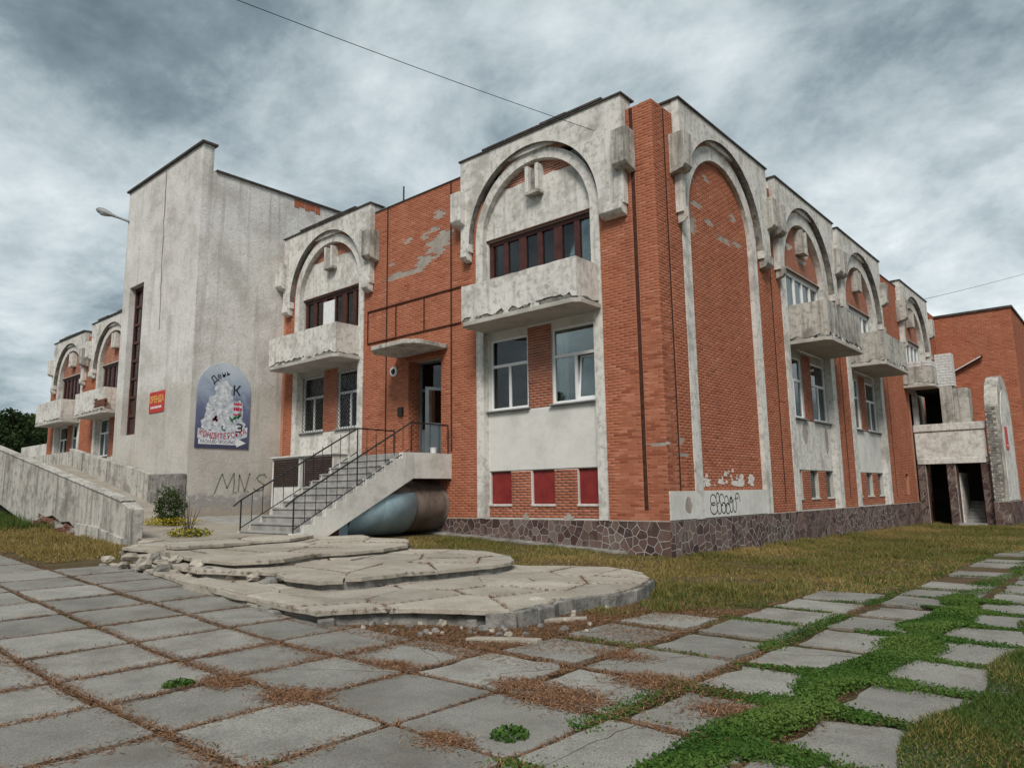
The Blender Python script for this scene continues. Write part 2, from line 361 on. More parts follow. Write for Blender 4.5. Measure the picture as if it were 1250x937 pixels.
def jagline(x0, x1, z, amp, step, rnd):
    n = max(2, int(abs(x1-x0)/step)); return [(x0+(x1-x0)*i/n+(rnd.uniform(-.3, .3)*step if 0 < i < n else 0), z+rnd.uniform(-amp, amp)) for i in range(n+1)]
def wall_holes(mb, F, u0, u1, z0, z1, holes, nb, nf):
    us = sorted({u0, u1, *[min(max(h[k], u0), u1) for h in holes for k in (0, 1)]}); zs = sorted({z0, z1, *[min(max(h[k], z0), z1) for h in holes for k in (2, 3)]})
    solid = lambda a, b: 0 <= a < len(us)-1 and 0 <= b < len(zs)-1 and not any(h[0] < (us[a]+us[a+1])/2 < h[1] and h[2] < (zs[b]+zs[b+1])/2 < h[3] for h in holes)
    for a in range(len(us)-1):
        for b in range(len(zs)-1):
            if not solid(a, b): continue
            A, B, C, D = us[a], us[a+1], zs[b], zs[b+1]
            mb.add([F(A, nf, C), F(B, nf, C), F(B, nf, D), F(A, nf, D)], [(0, 1, 2, 3)]); mb.add([F(A, nb, C), F(B, nb, C), F(B, nb, D), F(A, nb, D)], [(3, 2, 1, 0)])
            for da, db, q in ((-1, 0, ((A, C), (A, D))), (1, 0, ((B, D), (B, C))), (0, -1, ((B, C), (A, C))), (0, 1, ((A, D), (B, D)))):
                if not solid(a+da, b+db):
                    (p, r), (s_, t) = q; mb.add([F(p, nf, r), F(s_, nf, t), F(s_, nb, t), F(p, nb, r)], [(0, 1, 2, 3)])
    return mb

# ------------------------------------------------------------------ brick laying
BR_L, BR_H, JT, JTV = .264, .065, .012, .007
BRICKS = []                                     # (frame, u0,u1,nbase,proud,z0,z1)
def lay(F, n, u0, u1, z0, z1, holes=(), keep=None, missing=(), seed=1, proud=.004):
    rnd = random.Random(seed); k0 = math.floor(z0/(BR_H+JT)); k = k0
    while k*(BR_H+JT) < z1:
        a = max(k*(BR_H+JT), z0); b = min(k*(BR_H+JT)+BR_H, z1)
        if b-a > .015:
            off = (k % 2)*.5*(BR_L+JTV)
            u = math.floor(u0/(BR_L+JTV))*(BR_L+JTV)-off
            while u < u1:
                p, q = max(u, u0), min(u+BR_L, u1)
                segs = [(p, q)]
                for h in holes:
                    if h[2] < (a+b)/2 < h[3]:
                        segs = [x for s0, s1 in segs for x in ((s0, min(s1, h[0])), (max(s0, h[1]), s1)) if x[1]-x[0] > .02]
                for s0, s1 in segs:
                    if s1-s0 < .02: continue
                    c = ((s0+s1)/2, (a+b)/2)
                    if keep and not keep(*c): continue
                    if any(((c[0]-m[0])/m[2])**2+((c[1]-m[1])/m[3])**2 < rnd.uniform(.35, 1.25) for m in missing): continue
                    BRICKS.append((F, s0, s1, n, proud+rnd.uniform(-.001, .0012), a, b))
                u += BR_L+JTV
        k += 1

# ------------------------------------------------------------------ the ground
def axis(vals): return sorted(set(vals))
gx = axis([-900, -500, -250, -130, -80, -60]+[x*1.0 for x in range(-50, 0, 2)]+[x*.5 for x in range(0, 24)]+list(range(12, 40, 4))+[60, 100, 200, 400, 900])
gy = axis([-300, -100, -50, -30, -22]+[y*.5 for y in range(-36, 12)]+list(range(6, 60, 4))+[80, 120, 200, 400, 900])
gv = []; gf = []
for j, y in enumerate(gy):
    for i, x in enumerate(gx):
        gv.append((x, y, g(x, y)-.026+(random.uniform(-.012, .012) if abs(x) < 40 and abs(y) < 40 else 0)))
for j in range(len(gy)-1):
    for i in range(len(gx)-1):
        k = j*len(gx)+i; gf.append((k, k+1, k+1+len(gx), k+len(gx)))
mb = MB(); mb.add(gv, gf); struct(mb.build('ground', 'ground', smooth=True))

# ------------------------------------------------------------------ paving slabs
PITCHS = 1.1
pav = bpy.data.objects.new('pavement', None); COL.objects.link(pav); struct(pav)
def slab_poly(x0, x1, y0, y1, rnd, rough):
    P = []; cs = [(x0, y0), (x1, y0), (x1, y1), (x0, y1)]
    for i in range(4):
        a, b = cs[i], cs[(i+1) % 4]
        for t in (0.03, .2, .4, .6, .8, .97):
            j = rough; nx, ny = (-(b[1]-a[1]), b[0]-a[0]); d = math.hypot(nx, ny)
            k = min(abs(rnd.gauss(0, j)), .018 if t in (.03, .97) else .09); P.append((a[0]+(b[0]-a[0])*t+nx/d*k, a[1]+(b[1]-a[1])*t+ny/d*k))
    return P
def add_slab(poly, rnd, tilt, rise=0, fixed=None):
    cxm = sum(p[0] for p in poly)/len(poly); cym = sum(p[1] for p in poly)/len(poly)
    tx, ty = fixed or (rnd.gauss(0, tilt), rnd.gauss(0, tilt)); rise += rnd.uniform(-.006, .008) if not fixed else 0
    zt = lambda p: g(*p)+rise+tx*(p[0]-cxm)+ty*(p[1]-cym)
    m = len(poly); ins_ = lambda p: .005/max(.05, math.hypot(cxm-p[0], cym-p[1])); inn = [(p[0]+(cxm-p[0])*ins_(p), p[1]+(cym-p[1])*ins_(p)) for p in poly]
    V = [(p[0], p[1], zt(p)-.09) for p in poly]+[(p[0], p[1], zt(p)-.006) for p in poly]+[(p[0], p[1], zt(p)) for p in inn]
    Fc = [(i, (i+1) % m, m+(i+1) % m, m+i) for i in range(m)]+[(m+i, m+(i+1) % m, 2*m+(i+1) % m, 2*m+i) for i in range(m)]+[tuple(range(2*m, 3*m))]
    b = MB(); b.add(V, Fc, rnd.random()); b.build('paving_slab', 'slab', pav); return zt
SLABCELLS = []
rnd = random.Random(3)
for i in range(-16, 5):
    x0 = 3.42+PITCHS*i
    for j in range(-4, 30):
        y0 = -12.2+PITCHS*j; y1 = y0+PITCHS; x1 = x0+PITCHS
        lim = -9.95 if x0 > -7.5 else -10.9
        if x0 > 4.4: ok = x1 < 8.0 and y0 < (-4.2 if x0 < 5 else 7 if x0 < 6 else 21) and not (x0 < 6.5 and y0 > -4 and rnd.random() < .3)
        elif x0 > 3.3: ok = y1 < -6.6 and y0 < -7.7
        else: ok = y1 <= lim+.05 and x0 > -14.5
        if not ok: continue
        if x0 > 7 and y0 < -14: continue
        far = math.hypot(x0-CAM[0], y0-CAM[1]); path = x0 > 3.3 and y0 > -11.5
        gap = rnd.uniform(.018, .04) if not path else rnd.uniform(.04, .09)
        rough = .008 if not path else .03
        poly = slab_poly(x0+gap+rnd.uniform(-.012, .012), x1-gap, y0+gap, y1-gap+rnd.uniform(-.012, .012), rnd, rough)
        for _c in range(rnd.choice([0, 0, 1, 1, 2])):
            sx, sy = rnd.choice([(1, 1), (1, -1), (-1, 1), (-1, -1)]); k1, k2 = rnd.uniform(.6, 1.5), rnd.uniform(.6, 1.5); nn_ = math.hypot(k1, k2)
            poly = clip(poly, sx*k1/nn_, sy*k2/nn_, (sx*k1*((x0+x1)/2+sx*PITCHS*.46)+sy*k2*((y0+y1)/2+sy*PITCHS*.46))/nn_-rnd.uniform(.02, .10 if path else .06))
        SLABCELLS.append((x0, x1, y0, y1))
        zt_ = add_slab(poly, rnd, .006 if not path else .014)
        if rnd.random() < .22 and far < 14:
            e0 = rnd.randrange(len(poly)); e1 = (e0+len(poly)//2+rnd.choice([-3, -2, 2, 3])) % len(poly); a, b = poly[e0], poly[e1]; full = rnd.choice([1, 1, .55]); n_ = 9; cl_ = []
            for k in range(n_+1):
                f = full*k/n_; cl_.append((a[0]+(b[0]-a[0])*f+rnd.gauss(0, .014), a[1]+(b[1]-a[1])*f+rnd.gauss(0, .014)))
            m = MB()
            for k in range(n_):
                p, q = cl_[k], cl_[k+1]; d = Vector((q[0]-p[0], q[1]-p[1])).normalized()*.5; w0, w1 = .009*(1-full*k/n_*.6), .009*(1-full*(k+1)/n_*.6)
                P4 = [(p[0]+d.y*w0, p[1]-d.x*w0), (q[0]+d.y*w1, q[1]-d.x*w1), (q[0]-d.y*w1, q[1]+d.x*w1), (p[0]-d.y*w0, p[1]+d.x*w0)]
                m.add([(*v, zt_(v)+.0012) for v in P4], [(0, 1, 2, 3)])
            m.build('crack', 'crack', pav)

# ------------------------------------------------------------------ curved stepped terraces
zt3 = lambda x, y: .20+.030*max(0, -x); zt2 = lambda x, y: .36+.022*max(0, -x); zt1 = lambda x, y: .52+.008*max(0, -x); zt0 = lambda x, y: .645
def px(zf, pts): return [tuple(on_surf(a, b, zf)[:2]) for a, b in pts]
T3 = [(-5.9, -9.95)]+px(zt3, [(232, 710), (300, 727), (385, 745), (481, 741), (560, 743), (593, 744), (633, 744), (670, 736), (677, 731), (712, 726), (746, 722), (770, 718), (783, 713), (793, 704), (782, 697.5), (765, 694), (740, 691), (692, 689.5), (644, 690)])+[(-1.6, -4.9), (-1.6, -8.2), (-2.9, -8.9), (-5.9, -9.35)]
T2 = [(-6.6, -9.55)]+px(zt2, [(241, 695), (296, 697), (336, 698.5), (345, 704), (388, 708), (439, 705.5), (497, 698), (556, 693), (602, 689.5), (624, 686), (628, 682), (617, 677.5), (593, 672), (548, 668.8), (505, 669)])+[(-5.2, -4.3), (-5.2, -8.0), (-6.6, -8.7)]
T1 = px(zt1, [(149, 668), (195, 672), (230, 680), (284, 685), (345, 682), (391, 675), (420, 673.5), (468, 669), (498, 664), (500, 660), (493, 657.5), (452, 656)])+[(-7.3, -3.5), (-7.6, -5.6), (-8.4, -7.9), (-9.4, -8.2)]
T0 = [(-9.6, -8.25)]+px(zt0, [(169, 664), (215, 666.5), (273, 663), (330, 659), (356, 657.6)])+[(-7.0, -5.2), (-10.6, -5.2), (-10.6, -8.0)]
TERR = [T3, T2, T1, T0]; CRACK = []
labels = ['lowest and widest curved concrete terrace step with cracked top', 'middle curved concrete terrace step with broken front edge', 'upper curved concrete terrace step in front of the staircase', 'top concrete pad at the foot of the entrance stairs']
for poly, zf, lab, thick, npts, seed in zip(TERR, (zt3, zt2, zt1, zt0), labels, (.34, .30, .30, .3), (26, 18, 14, 6), (1, 2, 3, 4)):
    if area(poly) < 0: poly = poly[::-1]
    rnd = random.Random(seed); t = thing('curved_terrace', lab, 'terrace')
    xs = [p[0] for p in poly]; ys = [p[1] for p in poly]; pts = []
    while len(pts) < npts:
        p = (rnd.uniform(min(xs), max(xs)), rnd.uniform(min(ys), max(ys)))
        if inside(p, poly) and all(math.hypot(p[0]-q[0], p[1]-q[1]) > .45 for q in pts): pts.append(p)
    cx_, cy_ = sum(xs)/len(xs), sum(ys)/len(ys)
    # densify outline and roughen
    den = []
    for i in range(len(poly)):
        a, b = poly[i], poly[(i+1) % len(poly)]; k = max(1, int(math.hypot(b[0]-a[0], b[1]-a[1])/.22))
        den += [(a[0]+(b[0]-a[0])*j/k+rnd.gauss(0, .018), a[1]+(b[1]-a[1])*j/k+rnd.gauss(0, .018)) for j in range(k)]
    inn = [(p[0]+(cx_-p[0])*.03, p[1]+(cy_-p[1])*.03+.03) for p in den]
    b = MB(); b.hprism(inn, lambda x, y: g(x, y)-.12, lambda x, y: zf(x, y)-.055); b.build('foundation', 'edge', t)
    for c in voronoi(den, pts, .020):
        if area(c) < 0: c = c[::-1]
        fine = []
        for i in range(len(c)):
            a, b = c[i], c[(i+1) % len(c)]; k = max(1, int(math.hypot(b[0]-a[0], b[1]-a[1])/.13))
            for j in range(k):
                q = (a[0]+(b[0]-a[0])*j/k+rnd.gauss(0, .010), a[1]+(b[1]-a[1])*j/k+rnd.gauss(0, .010)); fine.append(q); CRACK.append((*q, zf(*q)-.03))
        c = fine
        tx, ty, dz = rnd.gauss(0, .008), rnd.gauss(0, .008), rnd.uniform(-.014, .010); mx_, my_ = sum(p[0] for p in c)/len(c), sum(p[1] for p in c)/len(c)
        ztop = lambda x, y: zf(x, y)+dz+tx*(x-mx_)+ty*(y-my_)
        b = MB(); b.hprism(c, lambda x, y: ztop(x, y)-.065, ztop, rnd.random()); b.build('slab_piece', 'terrace', t, bevel=.008)
    # kerb stones along the visible rim
    for i in range(0, len(den)):
        a, b_ = den[i], den[(i+1) % len(den)]; m_ = ((a[0]+b_[0])/2, (a[1]+b_[1])/2)
        out_ = Vector((b_[1]-a[1], a[0]-b_[0])).normalized()
        if out_.dot(Vector((.6, -.8))) < -.75 or rnd.random() < (.06 if (poly is T3 and m_[0] > 2.35) or (poly is T2 and m_[0] > -1.2) else .74): continue
        if any(inside((m_[0]+out_.x*.15, m_[1]+out_.y*.15), q) for q in TERR if q is not poly): continue
        d = Vector((b_[0]-a[0], b_[1]-a[1])); ln = d.length; d /= ln; h = zf(*m_)-rnd.uniform(.0, .03); lo = g(*m_)-.1; rim_ = (poly is T3 and m_[0] > 2.35) or (poly is T2 and m_[0] > -1.2); o2 = rnd.uniform(.02, .03) if rim_ else rnd.uniform(-.02, .06); th = .06 if rim_ else rnd.uniform(.03, .09)
        h -= 0 if rim_ else rnd.uniform(.02, .08)
        if h-lo < .08: continue
        q = [(m_[0]+d.x*s*ln*(.495 if rim_ else .44)+out_.x*e, m_[1]+d.y*s*ln*(.495 if rim_ else .44)+out_.y*e) for s, e in ((-1, -.1), (-1, o2+th*rnd.uniform(.5, 1)), (1, o2+th*rnd.uniform(.5, 1)), (1, -.1))]
        if area(q) < 0: q = q[::-1]
        b = MB(); b.hprism(q, lo, lambda x, y: h+rnd.uniform(-.018, .012), rnd.random()); b.build('kerb_stone', 'edge', t, bevel=.015)

# ------------------------------------------------------------------ rubble
def chunk(x, y, z, s, rnd, flat=.95):
    b = MB(); n = 7; P = []
    for lev, rr in ((0, .9), (.5, 1.0), (1, .62)):
        for k in range(n):
            a = 2*math.pi*k/n+rnd.uniform(-.25, .25); r = s*rr*rnd.uniform(.65, 1.1); P.append((r*math.cos(a), r*.7*math.sin(a), (lev-.25)*s*flat+rnd.uniform(-.05, .05)*s))
    Fc = [(l*n+i, l*n+(i+1) % n, (l+1)*n+(i+1) % n, (l+1)*n+i) for l in (0, 1) for i in range(n)]+[tuple(range(2*n, 3*n)), tuple(range(n))[::-1]]
    b.add(P, Fc, rnd.random()); o = b.build('concrete_fragment', rnd.choice(['terrace', 'edge', 'terrace', 'edge']))
    o.location = (x, y, z); o.rotation_euler = (rnd.uniform(-.15, .15), rnd.uniform(-.15, .15), rnd.uniform(0, 6.3))
    return o
rnd = random.Random(11)
for (a, b_, s) in [(655, 748, .26), (576, 765, .10), (620, 757, .16), (533, 748, .14), (560, 746, .12), (600, 752, .1), (477, 757, .11), (510, 750, .08), (455, 742, .17), (440, 752, .09), (468, 745, .12), (540, 762, .07), (500, 765, .06), (590, 770, .08), (640, 762, .07), (425, 740, .1), (690, 744, .12), (722, 741, .09), (660, 765, .05), (610, 775, .05), (520, 772, .05), (455, 762, .05), (480, 770, .04), (560, 756, .05), (700, 752, .05), (740, 742, .05)]:
    P = on_surf(a, b_, lambda x, y: g(x, y)); o = chunk(P[0], P[1], P[2], s*1.15, rnd); tag(o, *(('large grey concrete block leaning on the broken rim of the lowest terrace', 'rubble') if s > .2 else ('broken concrete fragment in the brown litter before the lowest terrace', 'rubble', 'fragments before the lowest terrace')))
for (a, b_, s, zz_) in [(175, 690, .22, .12), (160, 682, .2, .15), (150, 690, .14, .06), (200, 695, .18, .1), (215, 700, .16, .05), (235, 704, .14, .05), (255, 700, .22, .12), (270, 706, .15, .06), (290, 702, .2, .14), (310, 706, .16, .14), (330, 712, .18, .1), (345, 706, .14, .2), (240, 690, .2, .2), (215, 684, .2, .2), (190, 680, .15, .2), (130, 683, .14, .1), (140, 690, .1, .0), (180, 700, .1, .0), (210, 708, .08, .0), (265, 714, .1, .02), (365, 706, .12, .2), (125, 690, .08, .0)]:
    P = on_surf(a, b_, lambda x, y: g(x, y)+zz_); tag(chunk(P[0], P[1], P[2], s*1.1, rnd, .6), 'angular concrete piece heaped at the crumbled end of the terraces', 'rubble', 'pieces at the crumbled terrace end')
# long kerb along the pavement side of the lowest terrace
kt = thing('kerb_row', 'long low concrete kerb between the pavement and the crumbled terraces', 'kerb')
ka = px(lambda x, y: g(x, y)+.14, [(222, 707), (268, 717), (300, 725), (345, 735.5), (386, 745)])
for i in range(4):
    a, b = ka[i], ka[i+1]; d = Vector((b[0]-a[0], b[1]-a[1])).normalized(); nn = Vector((-d.y, d.x)); q = [(a[0]+d.x*.015, a[1]+d.y*.015), (b[0]-d.x*.015, b[1]-d.y*.015), (b[0]+nn.x*.42, b[1]+nn.y*.42), (a[0]+nn.x*.42, a[1]+nn.y*.42)]
    m = MB(); m.hprism(q, lambda x, y: g(x, y)-.1, lambda x, y: g(x, y)+.14+.015*(i % 2)); m.build('kerb_stone', 'terrace', kt, bevel=.02)
for i in range(60):
    a_, b_ = rnd.uniform(390, 720), rnd.uniform(743, 776)-.0; P = on_surf(a_, b_, g)
    if P[1] > -10.05 and not any(inside((P[0], P[1]), q) for q in TERR): tag(chunk(P[0], P[1], P[2]+.005, rnd.uniform(.02, .06), rnd), 'broken concrete fragment in the brown litter before the lowest terrace', 'rubble', 'fragments before the lowest terrace')
# flat white broken strips
for (a, b_, s, an) in [(615, 782, .42, .5), (690, 757, .3, .9)]:
    P = on_surf(a, b_, g); b = MB(); b.hprism([(-s, -.07), (s*.9, -.05), (s, .04), (.1, .07), (-s*.8, .05)], -.03, .035); o = b.build('kerb_fragment', 'terrace', bevel=.008); o.location = P; o.rotation_euler.z = an
    tag(o, 'pale broken kerb strip lying flat on the pavement by the debris', 'rubble', 'pale kerb strips')

# ================================================================== THE BUILDING
B = thing('brick_building', 'two storey red brick public building with white plaster arches and a tall plaster stair tower', 'building')
frontw = None
bays = {}
SILLZ = (1.30, 2.24); WZ = (4.05, 6.20); UZ = (7.05, 9.33)
# bay: frame, centre, half width outer strip, strip width, panel u0,u1
BAYS = dict(A=(FRONT, -4.02, 2.31, .29, -6.80, -.78, 12.08), Bb=(FRONT, -14.2, 2.24, .30, -17.05, -11.40, 12.05), E1=(FRONT, -42.0, 2.3, .32, -44.75, -39.2, 11.75), E2=(FRONT, -35.2, 2.3, .32, -38.15, -32.2, 12.0),
            R1=(RIGHT, 3.84, 2.48, .42, 1.08, 7.05, 12.12), R2=(RIGHT, 10.78, 2.52, .46, 7.82, 13.82, 12.12), R3=(RIGHT, 17.55, 2.56, .48, 14.4, 20.5, 12.12), D=(RIGHT, 27.1, 2.5, .45, 24.2, 30.2, 12.05))
ARC = {}
front_holes = []; right_holes = []
for k, (F, c, hw, sw, p0, p1, zt) in BAYS.items():
    ri = hw-sw; zs = zt-.46-hw; ARC[k] = (c, zs, ri, hw)
    h = (c-ri-.02, c+ri+.02, .88, zs+ri+.08); (front_holes if F is FRONT else right_holes).append(h)
door_hole = (-9.52, -7.93, 2.85, 6.02)
front_holes.append(door_hole)
right_holes.append((22.75, 23.3, 1.29, 2.24))
# core walls (mortar faced), 0.36 thick
mb = MB(); wall_holes(mb, FRONT, -45.5, -24.0, .4, 11.45, [h for h in front_holes], -.36, 0); fw2 = mb.build('wing_wall', 'redmortar', B)
mb = MB(); wall_holes(mb, FRONT, -24.0, -0.003, .3, 11.72, [h for h in front_holes], -.36, 0); fw = mb.build('front_wall', 'redmortar', B)
mb = MB(); wall_holes(mb, RIGHT, 0.02, 33.3, -.3, 11.75, right_holes, -.36, 0); rw = mb.build('side_wall', 'redmortar', B)
# inner rooms: floors, partitions, roof
mb = MB()
for z in (.6, 2.75, 6.55): mb.box(FRONT, -45.2, -.36, -6, -.37, z-.12, z)
for z in (.6, 2.75, 6.55): mb.box(RIGHT, 6.2, 32.9, -6, -.37, z-.12, z)
mb.box(FRONT, -45.2, -6.0, -6.2, -6, .3, 11.2); mb.box(RIGHT, 6.2, 32.9, -6.2, -6, .3, 11.2)
for x in (-7.2, -10.9, -11.2, -17.4, -24.2, -38.6): mb.box(FRONT, x-.06, x+.06, -6, -.37, .3, 11.2)
for y in (7.4, 14.1, 20.8, 24.2): mb.box(RIGHT, y-.06, y+.06, -6, -.37, .3, 11.2)
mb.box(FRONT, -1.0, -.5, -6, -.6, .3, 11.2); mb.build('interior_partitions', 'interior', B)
mb = MB(); mb.box(FRONT, -45.4, -.1, -14, -.2, 11.30, 11.44); mb.box(RIGHT, 13.9, 33.2, -14, -.2, 11.30, 11.44)
mb.box(FRONT, -45.5, -45.14, -14, -.36, .4, 11.42); mb.box(FRONT, -45.4, -13.6, -14.3, -13.9, .4, 11.42); mb.box(RIGHT, 13, 33, -14.3, -13.9, -.3, 11.42)
mb.build('roof', 'felt', B)
# --- brickwork (front)
strip_holes = lambda F: [(c-hw+.02, c+hw-.02, .0, ARC[k][1]+hw+.3) for k, (f, c, hw, sw, *_ ) in BAYS.items() if f is F]
grF = [(-.68, -.55, 1.15, 13), (-10.72, -10.63, 2.9, 13), (-7.50, -7.41, 2.9, 13)]
grR = [(.56, .66, 1.3, 13), (7.40, 7.50, 1.2, 13), (14.08, 14.18, 1.2, 13), (20.95, 21.04, 1.2, 13)]
panF = [(p0, p1, ARC[k][1]+.6, 13) for k, (f, c, hw, sw, p0, p1, zt) in BAYS.items() if f is FRONT]
panR = [(p0, p1, ARC[k][1]+.6, 13) for k, (f, c, hw, sw, p0, p1, zt) in BAYS.items() if f is RIGHT]
missF = [(-8.1, 9.7, .55, .32), (-7.75, 9.95, .4, .2), (-8.9, 9.25, .3, .25), (-9.9, 9.1, .8, .12), (-8.6, 9.35, .5, .12), (-8.3, 10.3, .3, .1), (-8.7, 10.15, .18, .12), (-8.0, 10.75, .3, .16), (-9.6, 10.25, .25, .1), (-10.4, 9.6, .15, .08), (-.25, 2.75, .3, .05)]
missR = [(.72, 2.85, .14, .14), (.8, 2.5, .25, .05), (2.6, 9.6, .35, .09), (3.3, 9.3, .3, .07), (4.2, 9.0, .6, .10), (5.2, 9.1, .4, .07), (2.3, 10.3, .2, .12), (3.2, 10.6, .2, .1), (4.9, 9.9, .2, .12), (2.2, 9.0, .2, .3), (2.9, 11.1, .25, .08)]
for F_, ms_, n_ in ((FRONT, missF, 0), (RIGHT, missR, None)):
    mb = MB()
    for im_, (u, z, ru, rz_) in enumerate(ms_):
        nn_ = n_ if n_ is not None else (0 if u < 1.2 else -.10)
        mb.add([F_(u+ru*1.25*math.cos(a), nn_+.0012+im_*.0002, z+rz_*1.25*math.sin(a)) for a in [i*math.pi/8 for i in range(16)]], [tuple(range(16))])
    mb.build('bare_mortar', 'mortar', B, kind='stuff')
lay(FRONT, 0, -24, 0.012, .90, 11.72, strip_holes(FRONT)+grF+panF+[door_hole, (-24, -17.1, 0, 13)], missing=missF, seed=1)
lay(FRONT, 0, -45.5, -31, 3.0, 11.45, strip_holes(FRONT)+panF, seed=2)
lay(RIGHT, 0, 0.0, 25.3, .90, 11.75, strip_holes(RIGHT)+grR+panR+[(22.75, 23.3, 1.29, 2.24), (0, 1.4, 0, 1.6)], missing=missR, seed=3)
lay(RIGHT, 0, 25.3, 33.3, 3.0, 11.75, strip_holes(RIGHT)+panR, seed=3)
for k, (F, c, hw, sw, p0, p1, zt) in BAYS.items():
    cc, zs, ri, ro = ARC[k]; keep = lambda u, z: z < zs or (u-cc)**2+(z-zs)**2 < (ri+.12)**2
    if k == 'R1': lay(F, -.10, c-ri, c+ri, 1.62, zs+ri+.05, keep=keep, missing=missR, seed=5)
    else:
        zb = {'A': 10.85, 'Bb': 10.75}.get(k, UZ[1]+.12)
        lay(F, -.20, c-ri, c+ri, zb, zs+ri+.05, keep=keep, missing=[(c-.9, 10.3, .35, .12), (c+.3, 10.0, .5, .1), (c+.8, 10.3, .3, .1)] if k == 'R2' else (), seed=6)
        lay(F, -.20, c-ri, c+ri, .90, 2.24, holes=[(c-ri, c-ri+.86, 1.28, 9), (c-.42, c+.42, 1.28, 9), (c+ri-.82, c+ri, 1.28, 9)], seed=7, proud=.012)
        lay(F, -.20, c-.46, c+.42, 4.0, 6.36, seed=8, proud=.012)

# --- infill, windows, hatches per bay
def grille(F, parent, u0, u1, z0, z1, n):
    b = MB(); s = .16
    for sgn in (1, -1):
        k = u0-(z1-z0) if sgn > 0 else u0
        while k < u1+(z1-z0):
            a0, a1 = k, k+sgn*(z1-z0); pts = []
            t0 = max(0, ((u0 if sgn > 0 else u1)-a0)/(a1-a0)); t1 = min(1, ((u1 if sgn > 0 else u0)-a0)/(a1-a0))
            if t1-t0 > .02: b.tube([F(a0+(a1-a0)*t, n+.004*sgn, z0+(z1-z0)*t) for t in (t0, t1)], .006, 4)
            k += s
    b.build('grille', 'black', parent)
def pvc_window(F, u0, u1, z0, z1, n, split=.62, dark=False, curtain=False, tilt=False, blind=False):
    W = MB(); fr = .07
    for a in ((u0, u1, z0, z0+fr), (u0, u1, z1-fr, z1), (u0, u0+fr, z0+fr, z1-fr), (u1-fr, u1, z0+fr, z1-fr)): W.box(F, a[0], a[1], n-.06, n+.02, a[2], a[3])
    zt = z0+(z1-z0)*split; um = (u0+u1)/2
    W.box(F, u0+fr, u1-fr, n-.05, n+.015, zt-.045, zt+.045); W.box(F, um-.045, um+.045, n-.05, n+.012, z0+fr, zt-.045)
    w_ = W.build('window', 'pvc', B, bevel=.006)
    for a in ((u0+fr, u1-fr, zt+.045, z1-fr), (u0+fr, um-.045, z0+fr, zt-.045), (um+.045, u1-fr, z0+fr, zt-.045)):
        if tilt and a[0] > um:
            q = MB()
            for e in ((a[0], a[1], a[2], a[2]+.06), (a[0], a[1], a[3]-.06, a[3]), (a[0], a[0]+.06, a[2]+.06, a[3]-.06), (a[1]-.06, a[1], a[2]+.06, a[3]-.06)):
                FF = lambda u, nn, z: F(u, nn-(z-a[2])*.10, z); q.box(FF, e[0], e[1], n-.05, n-.01, e[2], e[3])
            q.build('tilted_sash', 'pvc', w_)
            q = MB(); q.box(FF, a[0]+.06, a[1]-.06, n-.035, n-.028, a[2]+.06, a[3]-.06); q.build('pane', 'glass', w_)
        else:
            q = MB(); q.box(F, a[0], a[1], n-.03, n-.022, a[2], a[3]); q.build('pane', 'glass', w_)
    if curtain:
        q = MB(); pts = [(u0+(u1-u0)*i/40, -.25+.03*math.sin(i*1.7)) for i in range(41)]
        for i in range(40):
            if (i in (12, 13, 14)) if curtain is True else not (curtain[0] <= i < curtain[1]): continue
            a, b = pts[i], pts[i+1]; q.add([F(a[0], n+a[1], z0), F(b[0], n+b[1], z0), F(b[0], n+b[1], z1), F(a[0], n+a[1], z1)], [(0, 1, 2, 3)])
        q.build('curtain', 'curtain', w_)
    if blind: q = MB(); q.box(F, u0+fr, u1-fr, n-.10, n-.09, zt-.1, z1-fr); q.build('roller_blind', 'curtain', w_)
    s_ = MB(); s_.box(F, u0-.06, u1+.08, n-.02, n+.20, z0-.055, z0-.015); s_.build('sill', 'lampgrey', w_, bevel=.006)
    return w_
def brown_window(F, u0, u1, z0, z1, n, cells, mat='brownframe', board=None, th=.09):
    W = MB()
    W.box(F, u0, u1, n-.08, n+.02, z1-.14, z1); W.box(F, u0, u1, n-.08, n+.02, z0, z0+.14); us = [u0+(u1-u0)*i/cells for i in range(cells+1)]
    for i, u in enumerate(us):
        t = th*1.6 if i % 2 == 0 else th
        a, b = max(u-t, u0), min(u+t, u1); W.box(F, a, b, n-.08, n+.015, z0+.14, z1-.14)
    w_ = W.build('upper_window', mat, B, bevel=.008)
    for i in range(cells):
        q = MB()
        if board == i: q.box(F, us[i]-.02, us[i+1]+.05, n+.02, n+.05, z0+.1, z1-.25); q.build('white_board', 'white', w_)
        else: q.box(F, us[i]+.06, us[i+1]-.06, n-.05, n-.043, z0+.14, z1-.14); q.build('pane', 'glass', w_)
    return w_
